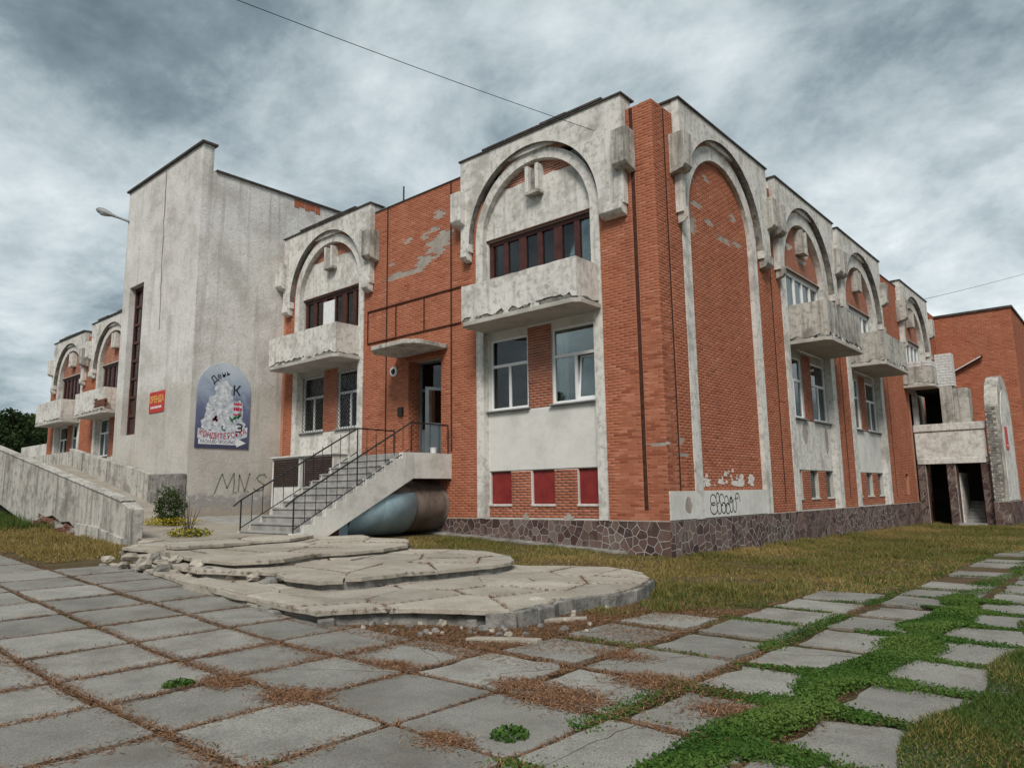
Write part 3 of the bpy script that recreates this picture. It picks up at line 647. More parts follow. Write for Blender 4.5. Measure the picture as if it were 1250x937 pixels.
for k, (F, c, hw, sw, p0, p1, zt) in BAYS.items():
    cc, zs, ri, ro = ARC[k]; u0, u1 = c-ri, c+ri; ztop = zs+ri+.08
    # recessed infill wall with openings
    if k == 'R1':
        mb = MB(); wall_holes(mb, F, u0-.02, u1+.02, .88, ztop, [], -.34, -.10); mb.build('bay_infill', 'redmortar', B); continue
    w1 = (u0+.07, c-.46, *WZ); w2 = (c+.42, u1-.02, *WZ); up = (u0+.03, u1, *UZ); hz = (1.30, 2.24)
    hs = [(u0+.04, u0+.86, *hz), (c-.38, c+.42, *hz), (u1-.80, u1-.03, *hz)]
    holes = [w1, w2, up]+hs
    if k == 'D': holes = [(c-1.7, c+1.0, 4.7, 6.5), up]
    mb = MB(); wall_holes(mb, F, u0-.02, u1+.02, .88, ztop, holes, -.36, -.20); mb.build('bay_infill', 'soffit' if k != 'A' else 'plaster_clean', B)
    # proud plaster fields
    mb = MB(); mb.box(F, u0, u1, -.2, -.175, 2.26, 3.97); mb.build('spandrel_panel', 'plaster_clean' if k in ('A', 'R3') else 'plaster', B, bevel=.006)
    if k in ('A', 'Bb'):
        poly = [(u0-.02, UZ[1]+.01), (u1+.02, UZ[1]+.01)]; zb = 10.83 if k == 'A' else 10.72; arc = []
        for i in range(17):
            a = math.pi*i/16; x, z = c+(ri+.03)*math.cos(a), zs+(ri+.03)*math.sin(a)
            if z < zb: arc.append((x, max(z, UZ[1]+.01)))
        rt = [p for p in arc if p[0] > c]; lt = [p for p in arc if p[0] <= c]; r_ = random.Random(4)
        hx = math.sqrt(max(.1, (ri+.03)**2-(zb-zs)**2))
        top = jagline(c+hx, c-hx, zb, .05, .22, r_)
        poly += rt+top+lt
        mb = MB(); mb.prism(F, poly, -.2, -.165); mb.build('lunette_plaster', 'plaster', B)
    if k == 'A':
        pvc_window(F, *w1, -.26, .62, curtain=(0, 10)); pvc_window(F, *w2, -.26, .62, tilt=True, curtain=(0, 9))
    elif k == 'Bb':
        for q in (w1, w2):
            w_ = pvc_window(F, *q, -.28, .62); grille(F, w_, *q, -.2)
    elif k == 'R2': pvc_window(F, *w1, -.26, .62, curtain=True); pvc_window(F, *w2, -.26, .62)
    elif k == 'R3': pvc_window(F, *w1, -.26, .62); pvc_window(F, *w2, -.26, .62, blind=True)
    elif k in ('E1', 'E2'): pvc_window(F, *w1, -.26, .62); pvc_window(F, *w2, -.26, .62)
    if k in ('A', 'E1', 'E2'): brown_window(F, *up, -.28, 6)
    elif k == 'Bb': brown_window(F, *up, -.28, 6, board=2)
    else: brown_window(F, *up, -.28, 5, 'pvc', th=.04)
    # rusty lintel line
    mb = MB(); mb.box(F, u0-.01, u1, -.2, -.15, UZ[1], UZ[1]+.05); mb.build('lintel_angle', 'rust', B)
    if k in ('A', 'R2', 'R3', 'Bb'):
        for h in hs:
            mb = MB()
            if k == 'A':
                mb.box(F, h[0], h[1], -.30, -.27, h[2], h[3]); q = mb.build('hatch', 'hatchred', B)
                mb = MB(); mb.box(F, h[0]+.05, h[1]-.05, -.27, -.262, h[2]+.05, h[3]-.05); mb.build('hatch_panel', 'hatchred', q, bevel=.004)
            else:
                mb.box(F, h[0]+.0, h[1], -.335, -.33, h[2], h[3]); q = mb.build('basement_window', 'glass', B)
            mb = MB(); mb.box(F, h[0]-.03, h[1]+.03, -.27, -.155, h[2]-.06, h[2]-.001); mb.build('hatch_sill', 'plaster', q, bevel=.006)
for uu, w_ in ((-3.3, .34), (-4.75, .22)):
    mb = MB(); mb.prism(FRONT, [(uu, .90), (uu+w_, .90), (uu+w_, .975), (uu+w_*.7, .975), (uu+w_*.7, 1.05), (uu+w_*.25, 1.05), (uu+w_*.25, .975), (uu, .975)], -.199, -.183); mb.build('bare_patch', 'mortar', B)
for (uu, zz_, ru, rz_) in ((10.15, 3.55, .28, .42), (12.35, 3.35, .2, .5)):
    r_ = random.Random(int(uu)); mb = MB(); mb.prism(RIGHT, [(uu+ru*r_.uniform(.75, 1.1)*math.cos(i*.5), zz_+rz_*r_.uniform(.8, 1.1)*math.sin(i*.5)) for i in range(12)], -.176, -.172); mb.build('bare_patch', 'mortar', B)
# --- strips + ring
for k, (F, c, hw, sw, p0, p1, zt) in BAYS.items():
    cc, zs, ri, ro = ARC[k]; n0, n1 = -.24, .035; rr = random.Random(hash(k) % 97 if False else len(k)+int(c*10))
    path = [(-1, .89)]; V = []; prof = []
    zl = [.89+(zs-.89)*i/6 for i in range(7)]
    for z in zl: prof.append(((c+ro, z), (c+ri, z)))
    for i in range(1, 32):
        a = math.pi*i/32; prof.append(((c+ro*math.cos(a), zs+ro*math.sin(a)), (c+ri*math.cos(a), zs+ri*math.sin(a))))
    for z in zl[::-1]: prof.append(((c-ro, z), (c-ri, z)))
    if k == 'D': prof = [p for p in prof if p[0][1] > 6.4]
    V = []
    for (o_, i_) in prof:
        for (u, z), n in ((o_, n0), (o_, n1), (i_, n1), (i_, n0)): V.append(F(u+rr.uniform(-.006, .006), n, z))
    Fc = []
    for i in range(len(prof)-1):
        for a, b in ((0, 1), (1, 2), (2, 3)): Fc.append((i*4+b, i*4+a, i*4+4+a, i*4+4+b))
    Fc += [(0, 1, 2, 3), tuple(len(prof)*4-4+q for q in (3, 2, 1, 0))]
    mb = MB(); mb.add(V, Fc); mb.build('arch_band', 'plaster', B)
    # upper arched panel
    N_ = 40; ra = ro+.12; nb, nf = .01, .22; zlim = zs-.25; us = sorted({p0, p1, *[max(p0, min(p1, cc+ra*math.cos(math.pi*i/N_))) for i in range(N_+1)]})
    mb = MB(); sf_ = MB()
    low = lambda u: zs+math.sqrt(max(0, ra*ra-(u-cc)**2))
    for a, b in zip(us[:-1], us[1:]):
        m_ = (a+b)/2; za, zb_ = (low(a), low(b)) if abs(m_-cc) < ra else (zlim, zlim)
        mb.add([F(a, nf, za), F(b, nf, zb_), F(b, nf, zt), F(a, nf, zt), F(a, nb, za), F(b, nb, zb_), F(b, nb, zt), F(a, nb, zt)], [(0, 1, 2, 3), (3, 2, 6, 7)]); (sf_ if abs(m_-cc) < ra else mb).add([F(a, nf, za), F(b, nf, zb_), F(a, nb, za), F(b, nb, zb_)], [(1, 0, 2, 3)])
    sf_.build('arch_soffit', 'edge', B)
    for u, s in ((p0, 0), (p1, 1), (cc-ra, 1), (cc+ra, 0)):
        z_hi = zt if u in (p0, p1) else zs; q = [F(u, nf, zlim), F(u, nb, zlim), F(u, nb, z_hi), F(u, nf, z_hi)]
        mb.add(q, [(0, 1, 2, 3) if s else (3, 2, 1, 0)])
    mb.build('arch_panel', 'plaster', B)
    mb = MB(); mb.box(F, p0+.02, p1-.02, -.3, .12, zt-.5, zt-.005); mb.build('parapet', 'plaster', B)
    r_ = random.Random(int(c*7)); mb = MB(); mb.box(F, p0-.05, p1+.05, -.4, .27, zt, zt+.045); mb.build('coping', 'coping', B)
    if k in ('A', 'Bb', 'E1', 'E2'):
        x = p0+(1.0 if k != 'Bb' else 1.2)
        while x < p1-.9:
            l_ = r_.uniform(.9, 1.6); mb = MB(); mb.box(F, x, min(x+l_-.03, p1-.2), -.2, .29, zt+.047, zt+.047+r_.uniform(.05, .14)); mb.build('coping_slab', 'coping', B, bevel=.01); x += l_
    # side corbels
    for s, ue in ((-1, p0), (1, p1)):
        a, b = (ue-.24, ue+.20) if s < 0 else (ue-.20, ue+.26)
        zc0, zc1 = zt-2.2, zt-1.06
        poly = [(.0, zc0+.02), (.38, zc0+.10), (.46, zc0+.2), (.46, zc1), (.0, zc1)]
        mb = MB(); V = [F(u, n, z) for u in (a, b) for n, z in poly]; m5 = 5
        mb.add(V, [(0, 1, 2, 3, 4), (9, 8, 7, 6, 5)]+[(i, 5+i, 5+(i+1) % 5, (i+1) % 5) for i in range(5)])
        mb.build('corbel_block', 'concrete' if (F is RIGHT or s > 0) else 'plaster', B, bevel=.02)
        a2, b2 = (p0+.02, cc-ra-.03) if s < 0 else (cc+ra+.03, p1-.02)
        zc = zlim; poly = [(.02, zc-.30), (.22, zc-.26), (.31, zc-.16), (.31, zc+.10), (.02, zc+.12)]
        mb = MB(); V = [F(u, n, z) for u in (a2+.04, b2-.02) for n, z in poly]
        mb.add(V, [(0, 1, 2, 3, 4), (9, 8, 7, 6, 5)]+[(i, 5+i, 5+(i+1) % 5, (i+1) % 5) for i in range(5)]); mb.build('corbel_foot', 'concrete' if F is RIGHT else 'plaster', B, bevel=.015)
    # keystone bracket
    if k != 'R1':
        kc = c+.02; kz = zs+ri-1.02
        for dx in (-.24, .14):
            mb = MB(); mb.box(F, kc+dx, kc+dx+.12, -.22, .10, kz+.05, kz+.86); mb.build('keystone_fin', 'plaster' if F is FRONT else 'concrete', B, bevel=.015)
        mb = MB(); mb.box(F, kc-.13, kc+.15, -.22, .03 if k in ('R2', 'R3', 'D') else -.06, kz+.02, kz+.80); mb.build('keystone_core', 'concrete' if k != 'A' else 'edge', B, bevel=.015)
        mb = MB(); mb.box(F, kc-.25, kc+.27, -.22, .11, kz-.04, kz+.048); mb.build('keystone_foot', 'concrete', B, bevel=.015)

# --- balconies
def balcony(F, c, hw, depth, z0, z1, k):
    r_ = random.Random(int(abs(c)*10)); t = MB(); ch = .0
    u0, u1 = c-hw, c+hw; d = depth
    sl = MB(); P = [(u0-.06, -.15), (u0-.06, d-.10), (u0+.12, d+.05), (u1-.12, d+.05), (u1+.06, d-.10), (u1+.06, -.15)]
    lo = [F(u, n, z0) for u, n in P]; hi = [F(u, n, z0+.12) for u, n in P]; m_ = len(P)
    sl.add(lo+hi, [tuple(range(m_)), tuple(range(2*m_-1, m_-1, -1))]+[(i, m_+i, m_+(i+1) % m_, (i+1) % m_) for i in range(m_)])
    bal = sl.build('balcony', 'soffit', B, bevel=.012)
    th = .13; zb = z0+.16
    # parapet front with ragged lower edge
    amp = .075; rag = jagline(u0, u1, zb+.075, amp, .13, r_); rag[0] = (u0, zb); rag[-1] = (u1, zb)
    topj = jagline(u1, u0, z1, .012, .3, r_); topj[0] = (u1, z1); topj[-1] = (u0, z1)
    q = MB(); q.prism(F, rag+topj, d-th, d); q.build('parapet_front', 'plaster' if F is FRONT else 'concrete', bal)
    S = lambda u, n, z: F(n, u, z)
    for e0, e1 in ((u0, u0+th), (u1-th, u1)):
        q = MB(); rg = jagline(-.15, d-th-.004, zb+.05, amp*.7, .16, r_); q2 = rg+[(d-th-.004, z1-.004), (-.15, z1-.004)]
        # prism along facade direction
        V = [F(e0, n, z) for n, z in q2]+[F(e1, n, z) for n, z in q2]; mm = len(q2)
        q.add(V, [tuple(range(mm)), tuple(range(2*mm-1, mm-1, -1))]+[(i, mm+i, mm+(i+1) % mm, (i+1) % mm) for i in range(mm)]); q.build('parapet_side', 'plaster' if F is FRONT else 'concrete', bal)
    # exposed core seen through the gap
    q = MB(); q.box(F, u0+.03, u1-.03, d-th+.02, d-.035, z0+.12, zb+.2); q.build('exposed_core', 'edge', bal)
    # spalled mortar crusts and brick stubs
    for i in range(16):
        u = r_.uniform(u0+.1, u1-.3); w_ = r_.uniform(.08, .3); q = MB(); q.prism(F, [(u, z0+.12), (u+w_, z0+.12), (u+w_*.9, z0+.12+r_.uniform(.04, .1)), (u+w_*.4, z0+.12+r_.uniform(.06, .14))], d-.06, d+r_.uniform(.005, .03)); q.build('spalled_crust', r_.choice(['edge', 'plaster', 'edge']), bal)
    return bal
balcony(FRONT, -3.87, 2.08, 1.05, 6.42, 7.64, 'A')
balcony(FRONT, -14.35, 2.18, 1.05, 6.42, 7.66, 'B')
balcony(FRONT, -42.0, 2.25, 1.1, 6.2, 7.6, 'E1'); balcony(FRONT, -35.2, 2.2, 1.1, 6.2, 7.6, 'E2')
balcony(RIGHT, 10.75, 1.86, 1.27, 6.48, 7.86, 'R2'); balcony(RIGHT, 17.4, 1.9, 1.27, 6.5, 7.86, 'R3'); balD = balcony(RIGHT, 26.0, 1.9, 1.27, 6.5, 7.5, 'D')
# exposed red brick hole on the wing balcony
for i in range(26):
    q = MB(); x = -34.4+(i % 6)*.25+(.12 if (i//6) % 2 else 0); z = 6.55+(i//6)*.1; q.box(FRONT, x, x+.235, 1.0, 1.112+.004*(i % 3), z, z+.088); q.build('bare_brick', 'oldbrick', B)

# --- vertical steel in the grooves
for F, gs, za, zb in ((FRONT, grF, None, None), (RIGHT, grR, None, None)):
    for a, b, z0, z1 in gs:
        mb = MB(); mb.box(F, a+.012, b-.012, 0.001, .006, z0, 11.70); mb.box(F, a+.012, a+.03, .006, .014, z0, 11.70); mb.build('groove_steel', 'rust', B)
# corner pier: proud brick corner
# base panel R1
mb = MB(); rr = random.Random(2)
mb.prism(RIGHT, [(.02, .91), (1.345, .91), (1.345, 1.6), (.02, 1.6)], 0, .03); mb.build('base_panel', 'plaster_clean', B)
mb = MB(); mb.prism(RIGHT, [(1.79, .91), (5.87, .91), (5.87, 1.61), (1.79, 1.6)], -.1, .03); mb.build('base_panel', 'plaster_clean', B)
mb = MB(); mb.prism(RIGHT, [(.72+.17*math.cos(a)*rr.uniform(.8, 1.15)+.2, 1.25+.22*math.sin(a)*rr.uniform(.85, 1.1)) for a in [i*.45 for i in range(14)]], .03, .034); mb.build('mortar_patch', 'mortar', B)
# graffiti: bubble letters and smears
def ribbon(mb, F, pts, n, w_):
    for (a, b) in zip(pts[:-1], pts[1:]):
        d = Vector((b[0]-a[0], b[1]-a[1])); L_ = d.length
        if L_ < 1e-4: continue
        d /= L_; p = Vector((-d.y, d.x))*w_/2; e = d*w_*.3
        mb.add([F(a[0]-e.x-p.x, n, a[1]-e.y-p.y), F(b[0]+e.x-p.x, n, b[1]+e.y-p.y), F(b[0]+e.x+p.x, n, b[1]+e.y+p.y), F(a[0]-e.x+p.x, n, a[1]-e.y+p.y)], [(0, 1, 2, 3)])
def loop(c, rx, ry, a0=0, a1=2*math.pi, k=18, rot=0): return [(c[0]+rx*math.cos(a0+(a1-a0)*i/k)*math.cos(rot)-ry*math.sin(a0+(a1-a0)*i/k)*math.sin(rot), c[1]+rx*math.cos(a0+(a1-a0)*i/k)*math.sin(rot)+ry*math.sin(a0+(a1-a0)*i/k)*math.cos(rot)) for i in range(k+1)]
mb = MB(); gw = .028
for l in (loop((2.28, 1.36), .16, .14, .4, 5.3), loop((2.30, 1.14), .2, .15, 1.2, 7.2), loop((2.55, 1.40), .10, .14), loop((2.62, 1.14), .12, .15, 2.6, 6.8), loop((2.80, 1.36), .13, .15, 0, 4.6, rot=.4), loop((2.88, 1.14), .13, .14), loop((3.08, 1.32), .11, .14, -1, 4.4), loop((3.14, 1.12), .14, .14), loop((3.36, 1.22), .10, .21), loop((3.36, 1.33), .05, .06), loop((3.58, 1.2), .11, .19, 2.2, 7.6), loop((3.78, 1.42), .12, .10, -.2, 3.6), [(3.66, 1.40), (3.76, 1.36), (3.82, 1.42)], [(3.9, 1.42), (3.95, 1.3)], [(2.98, 1.22), (3.02, 1.05), (3.08, 1.2)]): ribbon(mb, RIGHT, l, .0345, gw)
mb.build('graffiti', 'sprayblack', B)
rr = random.Random(5); mb = MB()
for i in range(70):
    u = rr.choice([rr.gauss(2.25, .22), rr.gauss(2.25, .2), rr.gauss(3.4, .25), rr.gauss(3.9, .2), rr.gauss(4.3, .12), rr.gauss(5.1, .1)]); z = 1.75+abs(rr.gauss(0, .16))+(0.25 if 3.2 < u < 3.8 and rr.random() < .5 else 0); w_ = rr.uniform(.03, .13)
    if 1.85 < u < 5.8: mb.prism(RIGHT, [(u-w_, z-w_*.5), (u+w_*.8, z-w_*.6), (u+w_, z+w_*.4), (u-w_*.5, z+w_*.7)], -.084, -.0835+i*.00002)
mb.build('paint_smears', 'whitepaint', B)
# M.N.S on the tower
mb = MB()
TW = -17.28
Y = lambda t: -2.63+2.0*t
for l in ([(0, 1.80), (.10, 2.35), (.14, 2.52), (.24, 2.0), (.37, 2.55), (.38, 2.2), (.37, 1.86)], [(.40, 1.84), (.42, 1.83)], [(.47, 1.86), (.48, 2.5), (.6, 1.88), (.69, 2.55), (.70, 2.5)], [(.66, 1.88), (.68, 1.84)], [(1.04, 2.4), (1.0, 2.52), (.9, 2.5), (.84, 2.38), (.9, 2.24), (1.0, 2.12), (.98, 1.94), (.86, 1.88), (.78, 1.98)]):
    ribbon(mb, RIGHT, [(Y(a), b-.05) for a, b in l], TW+.006, .045)
mb.build('graffiti', 'spraygreen', B)

# --- stone plinth
STONES = []
def plinth(F, u0, u1, ztop, zlow, seed, n=.0):
    rnd = random.Random(seed); mb = MB()
    steps = int((u1-u0)/.8)+1
    for i in range(steps):
        a, b = u0+(u1-u0)*i/steps, u0+(u1-u0)*(i+1)/steps
        mb.add([F(a, n, zlow(a)), F(b, n, zlow(b)), F(b, n, ztop), F(a, n, ztop), F(a, n-.3, ztop), F(b, n-.3, ztop)], [(0, 1, 2, 3), (3, 2, 5, 4)])
    o = mb.build('plinth', 'pointing', B)
    a = u0
    while a < u1:
        b = min(a+4, u1); zl = min(zlow(a), zlow(b)); rect = [(a, zl), (b, zl), (b, ztop-.02), (a, ztop-.02)]; pts = []
        n_ = int((b-a)*(ztop-zl)/(.046 if F is FRONT else .055))
        for _ in range(n_*14):
            p = (rnd.uniform(a, b), rnd.uniform(zl, ztop))
            if all(math.hypot(p[0]-q[0], p[1]-q[1]) > .15 for q in pts): pts.append(p)
            if len(pts) >= n_: break
        for c in voronoi(rect, pts, rnd.uniform(.014, .026)): STONES.append((F, c, n, rnd.random(), o, math.dist(F(c[0][0], n, c[0][1]), CAM)))
        a = b
plF = lambda x: g(x, 0)-.06
plinth(FRONT, -10.1, -.0, .895, plF, 5, .012); plinth(RIGHT, -.012, 25.3, .895, lambda y: g(0, y)-.06, 6, .012)
STONES.sort(key=lambda s: s[5]); rest = MB()
for i, (F, c, n, tone, par, d) in enumerate(STONES):
    m_ = len(c); cxm = sum(p[0] for p in c)/m_; czm = sum(p[1] for p in c)/m_; pr = .003+.004*((tone*7.3) % 1)
    inn = [(p[0]+(cxm-p[0])*.07, p[1]+(czm-p[1])*.07) for p in c]
    b = MB() if i < 300 else rest
    b.add([F(p[0], n, p[1]) for p in c]+[F(p[0], n+pr*.7, p[1]) for p in c]+[F(p[0], n+pr, p[1]) for p in inn],
          [(k, (k+1) % m_, m_+(k+1) % m_, m_+k) for k in range(m_)]+[(m_+k, m_+(k+1) % m_, 2*m_+(k+1) % m_, 2*m_+k) for k in range(m_)]+[tuple(range(2*m_, 3*m_))], tone)
    if i < 300: b.build('stone', 'stone', par)
rest.build('far_plinth_stones', 'stone', B, kind='stuff')
# concrete footing apron along the plinth
mb = MB(); mb.hprism([(-9, -.35), (-5, -.30), (-1.5, -.22), (-1.2, -.02), (-9, -.02)], lambda x, y: g(x, y)-.1, lambda x, y: g(x, y)+.05-.04*min(1, abs(y)/.3)); mb.build('apron', 'edge', B)

# --- entrance
mb = MB(); a, b, z0, z1 = door_hole
for e in ((a, b, z1-.07, z1), (a, a+.07, z0, z1-.07), (b-.07, b, z0, z1-.07), (a+.07, b-.07, 5.02, 5.11), (a+.42, a+.50, z0, 5.02)): mb.box(FRONT, e[0], e[1], -.62, -.52, e[2], e[3])
dr = mb.build('entrance_door', 'doorgrey', B, bevel=.005)
mb = MB(); mb.box(FRONT, a+.07, b-.07, -.575, -.567, 5.11, z1-.07); mb.build('transom_pane', 'glass', dr)
mb = MB(); mb.box(FRONT, a+.07, a+.42, -.575, -.567, z0+.9, 5.02); mb.build('side_pane', 'glass', dr)
mb = MB(); mb.box(FRONT, a+.07, a+.42, -.59, -.55, z0, z0+.9); mb.build('kick_panel', 'doorgrey', dr)
# open leaf, hinged at right, swung outwards
def LEAF(u, n, z): an = math.radians(72); return FRONT(b-.08-u*math.cos(an)-n*math.sin(an), -.52+u*math.sin(an)-n*math.cos(an), z)
lf = MB()
for e in ((0, .9, z0+.02, z0+.12), (0, .9, 4.90, 5.0), (0, .1, z0+.12, 4.9), (.8, .9, z0+.12, 4.9), (.1, .8, 3.75, 3.85)): lf.box(LEAF, e[0], e[1], -.025, .025, e[2], e[3])
lf = lf.build('door_leaf', 'doorgrey', dr)
q = MB(); q.box(LEAF, .1, .8, -.004, .004, 3.85, 4.9); q.build('leaf_pane', 'glass', dr)
q = MB(); q.box(LEAF, .1, .8, -.012, .012, z0+.12, 3.75); q.build('leaf_panel', 'doorgrey', dr)
q = MB(); q.tube([LEAF(.84, .06, 3.5), LEAF(.84, .06, 4.1)], .016, 6); q.tube([LEAF(.84, .0, 3.52), LEAF(.84, .06, 3.52)], .01, 5); q.tube([LEAF(.84, .0, 4.08), LEAF(.84, .06, 4.08)], .01, 5); q.build('door_handle', 'lampgrey', dr)
# reveals
mb = MB(); mb.box(FRONT, a-.12, a-.001, -.62, -.02, z0, z1); mb.box(FRONT, b+.001, b+.12, -.62, -.02, z0, z1); mb.build('door_reveal', 'redmortar', B)
lay(RIGHT, a, .02, .50, z0, z1, seed=4)
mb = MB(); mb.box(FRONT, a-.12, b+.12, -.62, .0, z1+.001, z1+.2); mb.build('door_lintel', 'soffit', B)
mb = MB(); mb.box(FRONT, a-.6, b+.5, -3.2, -.5, z0-.1, z0-.002); mb.build('vestibule_floor', 'stair', B)
q = MB(); q.box(FRONT, a-.45, a-.22, .0, .09, 4.2, 4.5); q.build('intercom_box', 'black', B, bevel=.01)
# canopy
mb = MB(); P = [(-10.05, .0), (-10.05, 1.05), (-9.6, 1.5), (-8.0, 1.55), (-7.62, 1.2), (-7.62, .0)]
V = [FRONT(u, n, 6.18) for u, n in P]+[FRONT(u, n, 6.32) for u, n in P]
mb.add(V, [tuple(range(6)), tuple(range(11, 5, -1))]+[(i, 6+i, 6+(i+1) % 6, (i+1) % 6) for i in range(6)]); mb.build('door_canopy', 'concrete', B, bevel=.02)
# rusty sign frame of angle iron on the wall above the canopy
mb = MB()
for z in (6.93, 8.09): mb.box(FRONT, -11.72, -7.0, .016, .05, z-.02, z+.02)
for x in (-11.70, -10.16, -8.72): mb.box(FRONT, x-.015, x+.015, .018, .046, 6.95, 8.07)
mb.build('sign_frame', 'rust', B)
# brick section coping + right wall copings
mb = MB(); mb.box(FRONT, -11.38, -6.82, -.4, .035, 11.722, 11.76); mb.build('coping', 'coping', B); mb = MB(); mb.box(RIGHT, 20.5, 24.2, -.4, .035, 11.752, 11.79); mb.build('coping', 'coping', B)
mb = MB(); mb.tube([(-9.95, .1, 11.7), (-9.95, .1, 12.35)], .03, 6); mb.build('vent_pipe', 'coping', B)
# --- stair tower
tf = MB(); wall_holes(tf, FRONT, -24.25, -17.285, .3, 15.12, [(-23.55, -22.1, 4.2, 10.6)], 3.25, 3.68); tf.build('tower_front', 'tower', B)
tf = MB(); tf.box(RIGHT, -3.25, 6.0, -17.7, -17.28, .3, 14.12); tf.box(RIGHT, -3.25, 6.0, -24.25, -23.85, .3, 14.12); tf.box(FRONT, -24.2, -17.3, -6.3, -5.95, .3, 14.1); tf.build('tower_sides', 'tower', B)
tf = MB(); tf.box(FRONT, -24.35, -17.18, 3.15, 3.78, 15.122, 15.20); tf.box(RIGHT, -3.15, 6.05, -17.75, -17.2, 14.122, 14.19); tf.box(RIGHT, -3.15, 6.05, -24.3, -23.8, 14.122, 14.19); tf.build('tower_coping', 'coping', B)
tf = MB(); tf.box(FRONT, -23.85, -17.7, -5.95, 3.2, 13.6, 13.7); tf.build('tower_roof', 'felt', B)
tf = MB(); tf.box(FRONT, -23.8, -17.75, 1.2, 1.3, .3, 13.5); tf.build('tower_partition', 'interior', B)
W = MB(); u0, u1, z0, z1 = -23.55, -22.1, 4.2, 10.6
for u in (u0, (u0+u1)/2-.05, u1-.1): W.box(FRONT, u, u+.1, 3.32, 3.44, z0, z1)
for i in range(9): z = z0+(z1-z0-.12)*i/8; W.box(FRONT, u0+.1, u1-.1, 3.33, 3.43, z, z+.12)
tw = W.build('tower_window', 'brownframe', B, bevel=.006)
for i in range(8):
    for s in (0, 1):
        z = z0+(z1-z0-.12)*i/8+.12; q = MB(); q.box(FRONT, u0+.1+s*.67, u0+.72+s*.63, 3.36, 3.366, z, z+(z1-z0-.12)/8-.12); q.build('pane', 'louvre' if i < 2 else 'glass', tw)
mb = MB(); r_ = random.Random(3); zs_ = [15.0-.45*i for i in range(16)]; wd = [.03+.05*r_.random()*(1-i/18) for i in range(16)]; xs2 = [-20.55+r_.uniform(-.05, .05)+.012*i for i in range(16)]
for i in range(15): mb.add([FRONT(xs2[i]-wd[i], 3.6825, zs_[i]), FRONT(xs2[i+1]-wd[i+1], 3.6825, zs_[i+1]), FRONT(xs2[i+1]+wd[i+1], 3.6825, zs_[i+1]), FRONT(xs2[i]+wd[i], 3.6825, zs_[i])], [(0, 1, 2, 3)])
mb.build('rust_streak', 'streak', B)
# tower crack stain: patch of bare brick under the coping
for i in range(5):
    q = MB(); q.box(RIGHT, .3+i*.26-.02*(i % 2), .53+i*.26, -17.285, -17.268, 13.72+.08*(i % 2), 14.08); q.build('bare_brick', 'brick', B)

# --- far right block and portico
YB = 33.0; XB = 3.85; ZBT = 11.62
mb = MB(); mb.box(FRONT, -3, XB, -YB-10, -YB, -.6, ZBT); endw = mb.build('end_wall', 'redmortar', B)
lay(FRONT, -YB, .02, XB, -.3, ZBT, seed=9); lay(RIGHT, XB, YB+.01, YB+7, -.3, ZBT, seed=9)
mb = MB(); mb.box(FRONT, 0.0, XB+.08, -YB-10, -YB+.09, ZBT, ZBT+.12); mb.build('end_coping', 'coping', B)
Y0 = 25.35; XP = 3.15
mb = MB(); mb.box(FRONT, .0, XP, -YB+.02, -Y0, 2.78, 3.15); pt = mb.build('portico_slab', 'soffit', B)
r_ = random.Random(8); mb = MB(); mb.prism(FRONT, jagline(.02, XP-.1, 3.0, .05, .2, r_)+[(XP-.1, 4.35), (.02, 4.32)], -Y0-.2, -Y0+.06); mb.build('portico_parapet', 'plaster', B)
mb = MB(); mb.box(FRONT, -.02, XP-.02, -Y0-.25, -Y0+.12, 4.36, 4.72); mb.build('portico_rail', 'plaster', B, bevel=.02)
mb = MB(); mb.box(FRONT, .03, XP-.2, -Y0-.2, -Y0+.09, 2.74, 3.02); mb.build('portico_beam', 'plaster', B, bevel=.02)
# portico piers: stone clad, and dark inside
for x in (.0, 1.28, 2.72):
    mb = MB(); mb.box(FRONT, x, x+.36 if x < 2 else x+.42, -Y0-.45, -Y0+.02, -.4, 2.74); pr_ = mb.build('portico_pier', 'pointing', B)
    r2 = random.Random(int(x*10)); pts = [(r2.uniform(x, x+.4), r2.uniform(-.3, 2.7)) for _ in range(34)]
    for c in voronoi([(x+.01, -.3), (x+.35, -.3), (x+.35, 2.7), (x+.01, 2.7)], pts, .02):
        q = MB(); q.prism(FRONT, c, -Y0+.02, -Y0+.035, r2.random()); q.build('stone', 'stone', pr_)
mb = MB(); mb.box(FRONT, .01, 3.14, -Y0-3.2, -Y0-3.0, -.4, 2.77); mb.build('portico_back', 'interior', B)  # back wall coloured dark to stand for the shade inside the doorway
mb = MB()
for i in range(7): mb.box(FRONT, 1.75, 2.72, -Y0-2.6, -Y0-.6-i*.3, -.3+i*.17, -.3+(i+1)*.17-.004)
mb.box(FRONT, 1.62, 2.75, -Y0-.5, -Y0+.4, -.5, -.12); mb.build('portico_steps', 'stair', B)
mb = MB(); mb.box(FRONT, 1.64, 1.74, -Y0-2.4, -Y0-.5, -.3, 2.3); mb.build('portico_cheek', 'plaster', B)
mb = MB()
for x in (.38, 1.22, 1.68, 2.66): mb.box(FRONT, x, x+.05, -Y0-.2, -Y0-.12, -.3, 2.72)
mb.build('gate_frame', 'rust', B)
